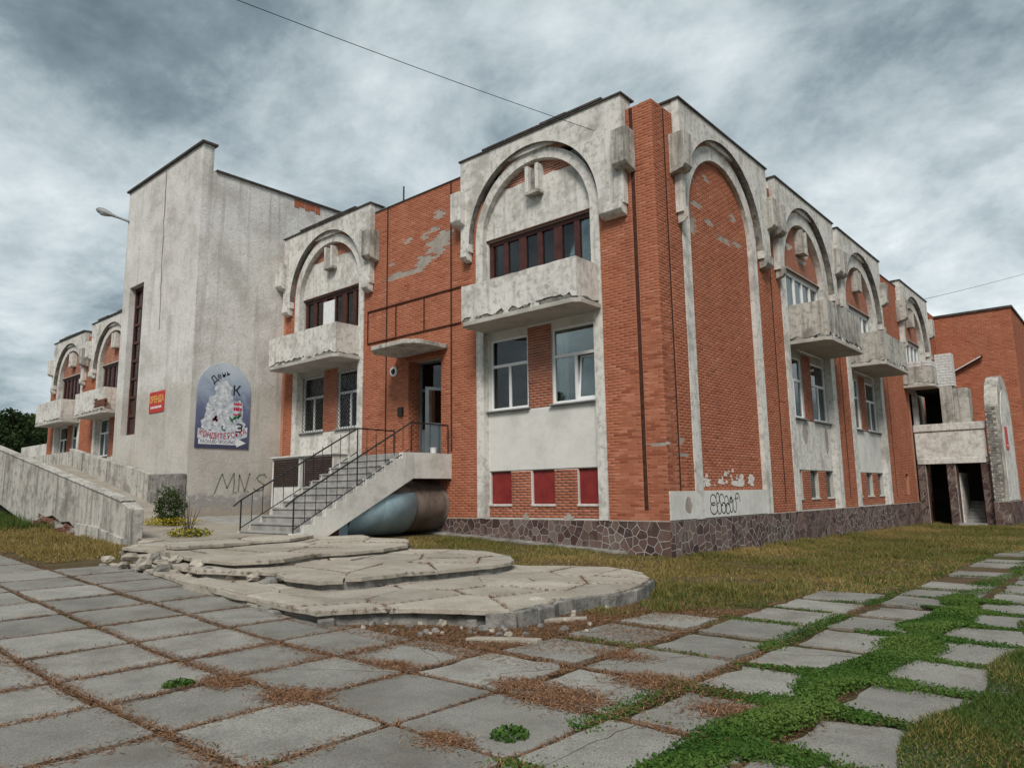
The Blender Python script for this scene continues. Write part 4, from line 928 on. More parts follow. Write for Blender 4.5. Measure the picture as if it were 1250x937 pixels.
# upper loggia: dark opening, concrete post, white silicate bricks
mb = MB(); mb.box(FRONT, 1.3, 1.85, -Y0-.9, -Y0-.0, 4.72, 6.55); mb.box(FRONT, 1.85, 2.5, -Y0-.95, -Y0-.05, 4.72, 6.42); mb.build('loggia_post', 'concrete', B, bevel=.02)
mb = MB(); mb.box(FRONT, .02, .22, -Y0-.4, -Y0-.05, 4.72, 6.5); mb.build('loggia_jamb', 'plaster', B)
mb = MB(); mb.box(FRONT, .02, 1.3, -Y0-3.2, -Y0-3.0, 4.7, 6.4); mb.box(FRONT, 1.18, 1.30, -Y0-3.0, -Y0-.92, 4.72, 6.4); mb.box(FRONT, .02, 1.3, -Y0-3.2, -Y0-.1, 6.42, 6.49); mb.build('loggia_shade_lining', 'interior', B)  # lining added in a near-black colour, painting the loggia's shade
wb = MB(); wb.box(FRONT, 1.24, 1.94, -Y0-.62, -Y0-.02, 6.56, 8.2); wb = wb.build('infill_stack', 'mortar', B)
for i in range(12):
    z = 6.57+i*.137
    if z+.12 > 8.25: break
    o_ = .13 if i % 2 else 0
    for (xa, xb) in ((1.23, 1.50-o_), (1.515-o_, 1.80-o_), (1.815-o_, 1.95)):
        if xb-xa > .04: q = MB(); q.box(FRONT, xa, xb, -Y0-.1, -Y0+.0, z, z+.122); q.build('silicate_brick', 'whitebrick', wb)
    for (ya, yb) in ((.1, .35), (.365, .63)): q = MB(); q.box(FRONT, 1.85, 1.955, -Y0-yb, -Y0-ya, z, z+.122); q.build('silicate_brick', 'whitebrick', wb)
# white brick on the last balcony
for row in range(2):
    for i in range(6):
        q = MB(); y = 24.15+i*.32; q.box(RIGHT, y, y+.29, 1.14, 1.27, 7.52+row*.14, 7.645+row*.14); q.build('silicate_brick', 'whitebrick', balD)
    for i in range(4):
        q = MB(); x = .0+i*.3; q.box(RIGHT, 24.10, 24.23, x, x+.28, 7.52+row*.14, 7.645+row*.14); q.build('silicate_brick', 'whitebrick', balD)
# arched free wall at the portico end
ya, yb_, zt_ = Y0-.3, Y0+4.0, 7.05
poly = [(ya, .9)]+[(ya, 5.0)]+[((ya+yb_)/2-(yb_-ya)/2*math.cos(math.pi*i/14), 5.0+(zt_-5.0)*math.sin(math.pi*i/14)) for i in range(1, 14)]+[(yb_, 5.0), (yb_, .9)]
mb = MB(); mb.prism(RIGHT, poly[::-1], XP, XP+.55); mb.build('arched_buttress', 'concrete', B, bevel=.02)
mb = MB(); c_ = ((ya+yb_)/2, 4.6); mb.prism(RIGHT, [(ya+.5, .95), (yb_-.5, .95), (yb_-.5, 4.6)]+[(c_[0]+1.65*math.cos(math.pi*i/12), 4.6+1.75*math.sin(math.pi*i/12)) for i in range(1, 12)]+[(ya+.5, 4.6)], XP+.54, XP+.58); mb.build('buttress_field', 'plaster', B)
mb = MB(); mb.box(RIGHT, ya-.03, yb_+.03, XP-.03, XP+.6, -.5, .9); bs = mb.build('buttress_plinth', 'pointing', B)
r2 = random.Random(3)
for (Fx, aa, bb, nn) in ((FRONT, XP-.03, XP+.6, -ya+.03), (RIGHT, ya-.03, yb_, XP+.6)):
    pts = [(r2.uniform(aa, bb), r2.uniform(-.4, .88)) for _ in range(int((bb-aa)*1.2/.05))]
    for c in voronoi([(aa, -.4), (bb, -.4), (bb, .88), (aa, .88)], pts, .025): q = MB(); q.prism(Fx, c, nn, nn+.015, r2.random()); q.build('stone', 'stone', bs)
for i in range(34):
    z = .95+i*.13; q = MB(); o_ = (i % 2)*.12
    q.box(FRONT, XP+.02+o_*.5, XP+.30+o_, -ya, -ya+.02, z, z+.115); q.build('rough_brick', 'edge', B)

# --- instantiate bricks
dists = [math.dist(F((a+b)/2, n, (z0+z1)/2), CAM) if (b-a) > .25 and (z1-z0) > .06 else 1e9 for F, a, b, n, p, z0, z1 in BRICKS]
order = sorted(range(len(BRICKS)), key=lambda i: dists[i]); solo = set(order[:300])
variants = []
for t in range(10):
    b = MB(); b.box(FRONT, -BR_L/2, BR_L/2, 0, .004, -BR_H/2, BR_H/2, t/9); me_o = b.build('brick', 'brick'); variants.append(me_o.data); bpy.data.objects.remove(me_o)
rb = random.Random(21)
for i in order[:300]:
    F, a, b, n, p, z0, z1 = BRICKS[i]; o = bpy.data.objects.new('brick', variants[rb.randrange(10)]); COL.objects.link(o)
    o.parent = fw if F is FRONT else rw; o.location = F((a+b)/2, n+rb.uniform(-.0006, .001), (z0+z1)/2)
    if F is RIGHT: o.rotation_euler.z = math.pi/2
    o.scale = ((b-a)/BR_L, 1, (z1-z0)/BR_H)
for F, nm in ((FRONT, 'front_brickwork'), (RIGHT, 'side_brickwork')):
    V = []; T = []
    for i, (f, a, b, n, p, z0, z1) in enumerate(BRICKS):
        if f is not F or i in solo: continue
        for nn in (n, n+p):
            e = 0 if nn == n else .003
            V += [F(a+e, nn, z0+e), F(b-e, nn, z0+e), F(b-e, nn, z1-e), F(a+e, nn, z1-e)]
        T.append(min(1, max(0, rb.gauss(.5, .19))))
    k = np.arange(len(T))[:, None]*8; quads = np.array([(4, 5, 6, 7), (0, 1, 5, 4), (1, 2, 6, 5), (2, 3, 7, 6), (3, 0, 4, 7)])
    Fq = (k[:, :, None]+quads[None]).reshape(-1, 4); fast_mesh(nm, 'brick', np.array(V), Fq, np.repeat(T, 5), B)

# ================================================================== STAIRCASE
ST = thing('entrance_staircase', 'concrete entrance staircase with black iron railings rising to the glazed door', 'stairs')
NS = 12; y0, y1 = -5.46, -1.60; zb, zt = .52, 2.85; run = (y1-y0)/NS; rise = (zt-zb)/NS; xl, xr = -10.15, -7.45
for i in range(NS-1):
    q = MB(); z = zb+rise*(i+1); q.box(RIGHT, y0+run*i-.03, y0+run*(i+1)+.06, xl+.12, xr-.16, z-rise*1.2, z-.05+.002); q.box(RIGHT, y0+run*i-.055, y0+run*(i+1)+.06, xl+.10, xr-.155, z-.05, z, .5); q.build('step', 'stair', ST, bevel=.012)
r_ = random.Random(6)
def stringer(xa, xb, nm):
    poly = [(y0+.62, .38), (y1+.05, 2.08), (0-.002, 2.08), (0-.002, zt-.012), (y1+.05, zt-.012)]
    saw = []
    for i in range(NS-1, -1, -1):
        zz = zb+rise*(i+1)-.012; saw += [(y0+run*(i+1)-.05+r_.uniform(-.02, .02), zz-rise+.02 if False else zz), (y0+run*i-.05+r_.uniform(-.02, .02), zz-r_.uniform(0, .02))]
    poly = poly[:5]+saw[1:]+[(y0-.06, .36)]
    mb = MB(); mb.prism(RIGHT, poly, xa, xb); return mb.build(nm, 'stringer', ST)
stringer(xr-.16, xr, 'stringer'); stringer(xl, xl+.12, 'stringer')
q = MB(); q.box(RIGHT, y1, -.002, xl+.12, xr-.16, 2.60, zt); q.build('landing', 'stair', ST, bevel=.01)
def railing(x, land_end, side):
    nm = 'railing'; zr = .87; sl_ = (zt-zb)/(y1-y0)
    base = lambda y: zb+rise+sl_*(y-y0) if y < y1 else zt
    top = [(x, y0-.22, base(y0)+zr-.16-.06), (x, y0, base(y0)+zr-.05), (x, y1, zt+zr), (x, land_end, zt+zr-.005)]
    m_ = MB(); m_.tube(top, .024, 6); rl = m_.build('railing', 'black', ST)
    m_ = MB(); m_.tube([(x, y0, base(y0)+.06), (x, y1, zt+.12)], .016, 5); m_.build('bottom_rail', 'black', rl)
    n_ = 12
    for i in range(n_+1):
        y = y0+(y1-y0)*i/n_; m_ = MB(); thick = i in (0, 6, n_); lo = (zb-.02 if i == 0 else base(y)-.1) if thick else base(y)+.05
        m_.tube([(x, y, lo), (x, y, base(y)+zr-.04*(1 if i < n_ else 0))], .022 if thick else .011, 5); m_.build('post' if thick else 'baluster', 'black', rl)
    k = 4
    for i in range(1, k+1):
        y = y1+(land_end-y1)*i/k; m_ = MB(); m_.tube([(x, y, zt-.02), (x, y, zt+zr)], .022 if i == k else .011, 5); m_.build('post' if i == k else 'baluster', 'black', rl)
railing(xr-.05, -.12, 1); railing(xl+.06, -.12, -1)
bk = thing('white_bucket', 'small white bucket standing on the stair landing by the open door', 'bucket', loc=(-7.62, -.62, zt))
q = MB(); q.tube([(0, 0, 0), (0, 0, .16)], [.09, .11], 14); q.build('pail', 'white', bk); q = MB(); q.tube([(0, 0, .15), (0, 0, .165)], [.118, .118], 14); q.build('rim', 'white', bk)
# tank under the landing
TK = thing('storage_tank', 'rusty steel tank lying under the stairs with pale blue sheet wrapped round it', 'tank')
tkx, tkz, tr_ = -8.56, 1.27, 1.02
mb = MB(); k = 40; V = []; Fc = []; ys = (-2.7, -2.0, -1.2, -.25, -.02)
for i, y in enumerate(ys):
    for j in range(k): a = 2*math.pi*j/k; r2 = tr_; V.append((tkx+r2*math.cos(a), y, tkz+.80*r2/1*math.sin(a)))
for i in range(len(ys)-1):
    for j in range(k): Fc.append((i*k+j, i*k+(j+1) % k, (i+1)*k+(j+1) % k, (i+1)*k+j))
Fc += [tuple(range(k)), tuple(range(len(ys)*k-k, len(ys)*k))[::-1]]; mb.add(V, Fc); mb.build('shell', 'tank', TK, smooth=True)
mb = MB(); V = []; Fc = []; kk = 22; ys = (-3.62, -2.55, -2.5, -1.35)
for y in ys:
    for j in range(kk+1): a = -1.35+(1.35+max(-.35, min(.5, .5+.62*(y+2.4))))*j/kk; r2 = tr_+.02+(.012 if y == -2.5 else 0); V.append((tkx+r2*math.cos(a), y+.02*math.sin(3*a), tkz+.80*r2*math.sin(a)))
for i in range(len(ys)-1):
    for j in range(kk): Fc.append((i*(kk+1)+j, (i+1)*(kk+1)+j, (i+1)*(kk+1)+j+1, i*(kk+1)+j+1))
Fc = [f[::-1] for f in Fc]; mb.add(V, Fc); o = mb.build('blue_sheet', 'bluesheet', TK, smooth=True); sm = o.modifiers.new('t', 'SOLIDIFY'); sm.thickness = .008
mb = MB(); mb.prism(RIGHT, [(-4.6, .36), (-3.66, .36), (-3.66, 1.22), (-4.6, .72)], xr-.35, xr-.25); mb.build('end_board', 'bluesheet', TK)
mb = MB(); mb.prism(RIGHT, [(-4.35, .36), (-3.98, .36), (-3.98, 1.06), (-4.35, .84)], xr-.24, xr-.2); mb.build('timber_board', 'board', TK)
# cabinets beside the stairs
for i, (xa, xb) in enumerate(((-16.75, -14.85), (-14.65, -12.75))):
    C_ = thing('metal_cabinet', ['white metal cabinet with brown louvre next to the plaster tower', 'white metal cabinet with brown louvre half hidden by the stairs'][i], 'cabinet', 'white louvred cabinets')
    zc0, zc1 = .95, 3.05
    q = MB(); q.box(FRONT, xa, xb, .02, .62, zc0+.25, zc1); q.build('cabinet_body', 'cabwhite', C_, bevel=.01)
    for x in (xa, xb-.14): q = MB(); q.box(FRONT, x, x+.14, .48, .625, .5, zc0+.25); q.build('leg', 'cabwhite', C_)
    q = MB(); q.box(FRONT, xa+.14, xb-.08, .62, .63, 1.98, zc1-.06); lv = q.build('louvre_panel', 'louvre', C_)
    for s in range(13):
        z = 2.0+s*.073; q = MB(); q.add([FRONT(xa+.16, .631, z+.05), FRONT(xb-.1, .631, z+.05), FRONT(xb-.1, .66, z), FRONT(xa+.16, .66, z)], [(3, 2, 1, 0)]); q.box(FRONT, xa+.16, xb-.1, .632, .655, z, z+.012); q.build('slat', 'louvre', lv)
    q = MB(); q.box(FRONT, xa-.06, xb+.06, .0, .72, zc1+.002, zc1+.06); q.build('lid', 'cabwhite', C_, bevel=.01)

# ================================================================== RAMP
RP = thing('concrete_ramp', 'long sloping concrete access ramp with streaked parapets climbing past the plaster tower', 'ramp')
YF = -8.45
def zr(x): return 1.42+(-9.7-x)*.1665
pts_t = [(-9.75, 1.36), (-10.3, 1.52), (-21.9, zr(-21.9)), (-26, zr(-26))]
bot = [(-26, 2.1), (-21.2, 1.60), (-18.0, .95), (-17.9, .3), (-16.7, .3), (-16.6, 1.22), (-15.9, 1.10), (-15.3, 1.16), (-14.6, .98), (-13.9, 1.0), (-13.3, .78), (-13.2, .3), (-9.75, .3)]
mb = MB(); mb.prism(FRONT, bot+pts_t, 8.15, 8.45); mb.build('outer_parapet', 'concrete', RP, bevel=.02)
mb = MB(); V = [(-26, YF-.06, 0), (-9.72, YF-.06, 0)]
cp = MB(); cp.prism(FRONT, [(-10.35, 1.528), (-26, zr(-26)+.02), (-26, zr(-26)+.06), (-10.3, 1.565)][::-1], 8.13, 8.475); cp.build('parapet_coping', 'concrete', RP, bevel=.01)
deck = MB(); dz = lambda x: .648+max(0, -10.5-x)*.047 if x > -17 else .954+(-17-x)*.195
xs_ = [-28.5, -26, -23, -20, -17, -14.6, -11.5, -10.4, -9.0, -7.9]
for a, b in zip(xs_[:-1], xs_[1:]):
    V = [(a, YF+.28, dz(a)), (b, YF+.28, dz(b)), (b, -3.96, dz(b)), (a, -3.96, dz(a)), (a, YF+.28, dz(a)-.25), (b, YF+.28, dz(b)-.25), (b, -3.96, dz(b)-.25), (a, -3.96, dz(a)-.25)]
    if b > -10: V = [(x, (y if y < -6 or x < -9.5 else -5.6), z) for x, y, z in V]
    deck.add(V, [(0, 1, 2, 3), (4, 7, 6, 5), (0, 4, 5, 1), (2, 6, 7, 3), (1, 5, 6, 2), (0, 3, 7, 4)])
deck.build('deck', 'terrace', RP)
mb = MB(); mb.hprism([(-17.2, -3.95), (-14.6, -3.95), (-11.5, -3.95), (-10.2, -3.95), (-10.2, -.8), (-17.2, -.8)], lambda x, y: g(x, y)-.15, lambda x, y: dz(x)-.05); mb.build('side_yard', 'stair', RP)
mb = MB(); mb.prism(FRONT, [(-28.5, .5), (-19.75, .5), (-19.75, 2.54), (-28.5, 3.93)], 3.72, 3.98); mb.build('inner_parapet', 'concrete', RP, bevel=.015)
mb = MB(); mb.prism(FRONT, [(-19.74, .3), (-17.24, .3), (-17.24, 2.48), (-19.74, 2.5)], 3.71, 4.0); mb.build('end_pier', 'edge', RP, bevel=.02)
mb = MB(); mb.box(FRONT, -46, -28.51, 3.72, 4.02, .8, 3.78); mb.build('platform_wall', 'concrete', RP, bevel=.02)
mb = MB(); mb.box(FRONT, -46, -28.6, 4.03, 8.14, 2.8, 3.2); mb.box(FRONT, -46, -24.3, 0.05, 3.70, 2.5, 2.85); mb.build('platform', 'concrete', RP)
mb = MB(); mb.box(FRONT, -16.6, -13.2, 7.6, 7.75, .3, .9); mb.box(FRONT, -22.6, -22.0, 4.5, 8.1, .3, 1.7); mb.build('under_wall', 'edge', RP)
# broken brick footing below the parapet
rr = random.Random(14)
for i in range(110):
    x = rr.uniform(-16.6, -13.2); top_ = 1.2-.13*(x+16.6); z = g(x, -8.4)-.02+(top_-g(x, -8.4))*rr.uniform(0, 1)**.8; s = rr.uniform(.08, .17); dp = (z-g(x, -8.4))*.25
    q = MB(); q.box(FRONT, -s, s, -s*.7, s*.7, -.06, .06, rr.random()*.5); o = q.build('footing_brick', rr.choice(['oldbrick', 'edge', 'oldbrick']), RP, bevel=.015); o.location = (x, YF+.18+dp-rr.uniform(0, .16), z); o.rotation_euler = (rr.uniform(-.4, .4), rr.uniform(-.4, .4), rr.uniform(-.6, .6))
mb = MB(); mb.prism(FRONT, [(-13.2, .3), (-9.78, .3), (-9.78, .62), (-10.6, .74), (-11.9, .92), (-13.25, .98)], 8.44, 8.52); mb.build('render_skirt', 'concrete', RP, bevel=.01)
lw_ = MB(); lw_.box(FRONT, -52, -46.2, -.6, -.3, 1.5, 5.35); tag(lw_.build('low_wall', 'plaster', bevel=.02), 'low pale wall beyond the far brick end of the building', 'wall')

# ================================================================== SIGNS
def text_into(mb, F, s, size, uc, zc, n, rot=0.0, sx=1.0, shear=0.0):
    cu = bpy.data.curves.new('t', 'FONT'); cu.body = s; cu.size = size; cu.align_x = 'CENTER'; cu.align_y = 'CENTER'; cu.resolution_u = 3; cu.offset = size*.012
    o = bpy.data.objects.new('t', cu); COL.objects.link(o); bpy.context.view_layer.update()
    me = bpy.data.meshes.new_from_object(o.evaluated_get(bpy.context.evaluated_depsgraph_get()))
    V = []
    for v in me.vertices:
        x, y = v.co.x*sx+shear*v.co.y, v.co.y; V.append(F(uc+x*math.cos(rot)-y*math.sin(rot), n, zc+x*math.sin(rot)+y*math.cos(rot)))
    mb.add(V, [tuple(p.vertices) for p in me.polygons]); bpy.data.objects.remove(o); bpy.data.meshes.remove(me)
P0 = thing('bakery_poster', 'arched blue poster with white cake and red lettering on the plaster tower', 'poster')
ya, yb_, za, zm, nP = -3.47, -1.36, 3.42, 5.55, TW+.004; cy_ = (ya+yb_)/2; hr = (yb_-ya)/2
mb = MB(); mb.prism(RIGHT, [(ya, za), (yb_, za), (yb_, zm)]+[(cy_+hr*math.cos(math.pi*i/20), zm+1.1*math.sin(math.pi*i/20)) for i in range(1, 20)]+[(ya, zm)], nP, nP+.03); mb.build('board', 'poster', P0)
n = nP+.032; q = MB()
for w_, s, ang in (('Д', .34, .75), ('е', .30, .5), ('н', .30, .25), ('ь', .30, .05)):
    i = 'День'.index(w_); text_into(q, RIGHT, w_, s, cy_-.42+i*.18, 5.98+(.0, .14, .23, .28)[i], n+.003, ang)
text_into(q, RIGHT, 'К', .52, cy_+.48, 5.62, n+.003); q.build('black_lettering', 'inkblack', P0)
q = MB(); q.add([RIGHT(cy_+t/10*.97, n+.002, 4.02-.16*(1-(t/10)**2)+.06*t/10+s_*.19) for s_, t in [(-1, t) for t in range(-10, 11, 2)]+[(1, t) for t in range(10, -11, -2)]], [tuple(range(22))]); q.build('pale_ribbon', 'cake', P0)
q = MB()
for i, ch in enumerate('КОНДИТЕРСЬКА'):
    t = (i-5.5)/5.5; text_into(q, RIGHT, ch, .30, cy_+t*.86, 4.02-.16*(1-t*t)+.06*t, n+.006, -.0+.30*t, .72)
q.build('red_lettering', 'inkred', P0)
q = MB(); rr = random.Random(9)
for (u, z, r) in ((-.05, 5.62, .36), (.05, 5.3, .3), (-.3, 5.05, .38), (.15, 4.95, .36), (-.4, 4.7, .36), (0, 4.6, .42), (.3, 4.7, .3), (-.62, 4.32, .26), (-.2, 4.3, .36), (.2, 4.28, .34), (.62, 4.28, .28), (-.02, 4.16, .3), (.55, 5.05, .22), (.55, 4.75, .25)):
    pl = []
    for i in range(22): a = 2*math.pi*i/22; k_ = r*(1+.14*math.sin(7*a+u*9)+rr.uniform(-.04, .04)); pl.append((cy_+u+k_*math.cos(a)*.92, z+k_*math.sin(a)))
    q.add([RIGHT(a, n+.00002*len(q.v)/22, b) for a, b in pl], [tuple(range(22))])
q.build('cake_print', 'cake', P0, kind='stuff')
q = MB()
for i in range(70):
    u, z = rr.uniform(-.7, .75), rr.uniform(4.12, 5.3); a0 = rr.uniform(0, 6); ribbon(q, RIGHT, loop((cy_+u, z), rr.uniform(.03, .1), rr.uniform(.03, .09), a0, a0+rr.uniform(1.5, 3), 6), n+.001, .014)
q.build('cake_lines', 'cakeline', P0, kind='stuff')
q = MB()
for z, h in ((5.12, .09), (4.93, .12), (4.72, .06)):
    for i in range(4): q.box(RIGHT, cy_+.38+i*.085, cy_+.45+i*.085+(.01 if i % 2 else 0), n, n+.003, z-h/2, z+h/2+(.02 if i == 2 else 0))
for (u, z) in ((-.33, 4.52), (-.27, 4.46), (-.38, 4.48), (-.3, 4.58)): ribbon(q, RIGHT, loop((cy_+u, z), .03, .03, k=6), n+.002, .05)
q.build('red_print', 'inkred', P0)
q = MB()
for (a, u, z) in ((.9, .42, 4.58), (.5, .55, 4.62), (2.2, .30, 4.52), (1.3, .62, 4.70)): q.add([RIGHT(cy_+u+.17*math.cos(a)*s-.05*math.sin(a)*t, n+.0045, z+.17*math.sin(a)*s+.05*math.cos(a)*t) for s, t in ((-1, 0), (0, -1), (1, 0), (0, 1))], [(0, 1, 2, 3)])
q.build('leaf_print', 'inkgreen', P0)
q = MB(); ribbon(q, RIGHT, loop((cy_+.62, 4.28), .13, .08, -1.8, 2.2, 10), n+.004, .05); ribbon(q, RIGHT, loop((cy_+.60, 4.14), .15, .08, -2.2, 1.6, 10), n+.004, .05); ribbon(q, RIGHT, loop((cy_+.05, 4.2), .1, .1, 2.4, 5, 8), n+.004, .04); q.build('dark_print', 'inkblack', P0)
q = MB(); q.add([RIGHT(cy_+a, n+.004, b) for a, b in ((-.93, 3.56), (.55, 3.56), (.55, 3.48), (.93, 3.65), (.55, 3.82), (.55, 3.74), (-.93, 3.74))], [tuple(range(7))]); q.build('white_arrow', 'white', P0)
q = MB(); text_into(q, RIGHT, 'ЛАСКАВО ПРОСИМО', .165, cy_-.19, 3.65, n+.008, 0, .80); q.build('small_lettering', 'poster', P0)
S0 = thing('rental_sign', 'small red rectangular sign with yellow lettering on the plaster tower', 'sign')
q = MB(); q.box(FRONT, -20.78, -19.46, 3.684, 3.71, 4.92, 5.74); q.build('sign_plate', 'redsign', S0)
q = MB(); text_into(q, FRONT, 'ОРЕНДА', .36, -20.12, 5.43, 3.713, 0, .85); q.build('yellow_lettering', 'yellow', S0)
q = MB()
for i in range(8): q.box(FRONT, -20.62+i*.125, -20.54+i*.125, 3.711, 3.713, 5.08, 5.17)
q.build('small_print', 'white', S0)
S1 = thing('red_notice', 'small red and white notice fixed to the arched buttress by the portico', 'sign')
q = MB(); q.box(RIGHT, 26.05, 26.75, XP+.585, XP+.61, 3.35, 4.45); q.build('notice_plate', 'redsign', S1)
q = MB(); q.box(RIGHT, 26.2, 26.6, XP+.611, XP+.614, 3.52, 3.58); q.build('white_print', 'white', S1)
# door lamp
LD = thing('round_wall_lamp', 'round white bulkhead lamp on brick wall left of the entrance door', 'lamp')
q = MB(); q.tube([FRONT(-10.22, .014, 5.75), FRONT(-10.22, .07, 5.75)], .17, 18); q.build('housing', 'white', LD); q = MB(); q.tube([FRONT(-10.22, .071, 5.75), FRONT(-10.22, .12, 5.75)], [.10, .07], 14); q.build('lens', 'black', LD)
# street lamp head on the tower
LT = thing('street_lamp', 'grey street lamp head on a short arm behind the plaster tower', 'lamp')
mb = MB(); mb.tube([(-24.1, -3.66, 13.75), (-24.3, -3.85, 13.86), (-24.6, -4.1, 14.02)], .05, 8); mb.build('arm', 'lampgrey', LT)
mb = MB(); d = Vector((-.76, -.66, .42)).normalized(); p0_ = Vector((-24.5, -4.0, 13.96)); mb.tube([p0_, p0_+d*.3, p0_+d*.5, p0_+d*.8, p0_+d*1.0, p0_+d*1.1], [.05, .07, .13, .16, .12, .04], 12); o = mb.build('lamp_head', 'lampgrey', LT, smooth=True)
mb = MB(); p1_ = p0_+Vector((0, 0, -.06)); mb.tube([p1_+d*.5, p1_+d*.62, p1_+d*.8, p1_+d*.98], [.06, .11, .13, .07], 12); mb.build('lamp_glass', 'lampglass', LT, smooth=True)
# slanted rusty gutter piece
gt = thing('broken_gutter', 'rusty broken gutter slanting across the far brick end wall', 'gutter')
mb = MB(); mb.tube([(.75, YB-.15, 8.22), (2.28, YB-.2, 8.98)], .10, 4); mb.build('trough', 'rust', gt); mb = MB(); mb.tube([(.85, YB-.26, 8.30), (2.2, YB-.31, 8.97)], .045, 4); mb.build('strip', 'whitepaint', gt)
# overhead cables
def cable(p, q, sag, r, lab):
    p, q = Vector(p), Vector(q); mb = MB(); mb.tube([p.lerp(q, t/24)-Vector((0, 0, sag*4*(t/24)*(1-t/24))) for t in range(25)], r, 5); tag(mb.build('overhead_cable', 'wire'), lab, 'cable')
e = on_surf  # (kept for clarity)
d0 = ray(305, 0); A0 = CAM+d0*14.5
cable((-1.65, -.22, 11.35), A0+(A0-np.array([-1.65, -.17, 11.35]))*.6, .12, .008, 'thin black cable running from the nearer arched parapet out over the forecourt')
d1 = ray(1260, 331.5); A1 = CAM+d1*58
cable((.2, 30.0, 12.2), A1, .05, .012, 'thin black cable leaving the far arched parapet towards the right')

# ================================================================== VEGETATION
def blades(name, mat, pts, hmin, hmax, wid, tone_fn, lean=.5):
    n = len(pts); p = np.asarray(pts, float); h = RNG.uniform(hmin, hmax, n)*(.45+1.1*nz(p[:, 0], p[:, 1], 3.1, 1)*nz(p[:, 0], p[:, 1], 1.2, 7)*2); a = RNG.uniform(0, 2*np.pi, n); l_ = RNG.uniform(0, lean, n)*h; la = RNG.uniform(0, 2*np.pi, n)
    dx, dy = np.cos(a)*wid, np.sin(a)*wid
    z = p[:, 2]; V = np.zeros((n, 3, 3))
    V[:, 0] = np.c_[p[:, 0]-dx, p[:, 1]-dy, z]; V[:, 1] = np.c_[p[:, 0]+dx, p[:, 1]+dy, z]; V[:, 2] = np.c_[p[:, 0]+np.cos(la)*l_, p[:, 1]+np.sin(la)*l_, z+h]
    return fast_mesh(name, mat, V.reshape(-1, 3), np.arange(3*n).reshape(-1, 3), tone_fn(p))
def leaves(name, mat, pts, size, tone, parent=None, kind='stuff', flat=.0):
    n = len(pts); p = np.asarray(pts, float); a = RNG.normal(size=(n, 3)); a[:, 2] *= (1-flat); a /= np.linalg.norm(a, axis=1)[:, None]+1e-9
    b = RNG.normal(size=(n, 3)); b[:, 2] *= (1-flat); b -= (b*a).sum(1)[:, None]*a; b /= np.linalg.norm(b, axis=1)[:, None]+1e-9
    s = (size*RNG.uniform(.6, 1.3, n))[:, None] if np.isscalar(size) else (size*RNG.uniform(.6, 1.3, n))[:, None]
    V = np.stack([p-a*s, p-b*s*.6, p+a*s, p+b*s*.6], 1).reshape(-1, 3)
    return fast_mesh(name, mat, V, np.arange(4*n).reshape(-1, 4), tone, parent, kind)
def nz(x, y, s, ph=0.0):   # cheap smooth value noise 0..1
    return .5+.25*(np.sin(x*s*1.7+ph+1.3*np.sin(y*s*.9+ph))+np.sin(y*s*2.1-ph+1.1*np.sin(x*s*1.3-.5*ph)))
gvec = np.vectorize(g)
TB = [np.array(t) for t in TERR]
def in_terr(x, y):
    from_ = np.zeros(len(x), bool)
    for T in TERR:
        r = np.zeros(len(x), bool); n = len(T)
        for i in range(n):
            a, b = T[i], T[(i+1) % n]
            c = ((a[1] > y) != (b[1] > y)) & (x < (b[0]-a[0])*(y-a[1])/(b[1]-a[1]+1e-12)+a[0]); r ^= c
        from_ |= r
    return from_
def scatter(n, x0, x1, y0, y1, dens, falloff=True):
    x = RNG.uniform(x0, x1, n); y = RNG.uniform(y0, y1, n); k = dens(x, y) > RNG.uniform(0, 1, n)
    x, y = x[k], y[k]; return np.c_[x, y, gvec(x, y)-.028]
def lawn_d(x, y):
    edge = 3.05+1.35*np.clip((y+8)/3.2, 0, 1)+.3*nz(x, y, .9)+1.1*np.clip((y+4.2)/1.5, 0, 1)+.5*np.clip((y-6)/2, 0, 1)
    m = (x < edge) & ~((x < .06) & (y > -.06)) & ~in_terr(x, y) & ~((x < -7.3) & (y > -5.6)) & (y > -4.6-.0*x) | ((x < edge) & (x > 2.2) & (y > -7.6) & ~in_terr(x, y))
    return np.where(m, np.clip(1.5*nz(x, y, 1.1)*nz(x, y, 3.3, 4)+.22, 0, 1), 0)*np.clip(22/np.maximum(8, np.hypot(x-8.7, y+15.7)), .25, 1)
def tdry(p):
    return np.clip(.25+.55*nz(p[:, 0], p[:, 1], .55, 2)+RNG.normal(0, .2, len(p)), 0, 1)
P = np.vstack([scatter(170000, -7.5, 6.0, -8, 3, lawn_d), scatter(200000, 0, 6.6, 3, 27, lawn_d)])
blades('dry_lawn', 'drygrass', P, .03, .085, .010, tdry, 1.4)['label'] = 'dry yellowing grass in front of the brick building'
k = nz(P[:, 0], P[:, 1], .45, 5)*.6+nz(P[:, 0], P[:, 1], 1.3, 2)*.4 +.22*np.clip((P[:, 0]-3.6)/1.5, 0, 1) > .50
blades('lawn_green', 'greengrass', P[k][::2], .03, .09, .010, lambda p: np.clip(RNG.normal(.55, .22, len(p)), 0, 1), 1.2)
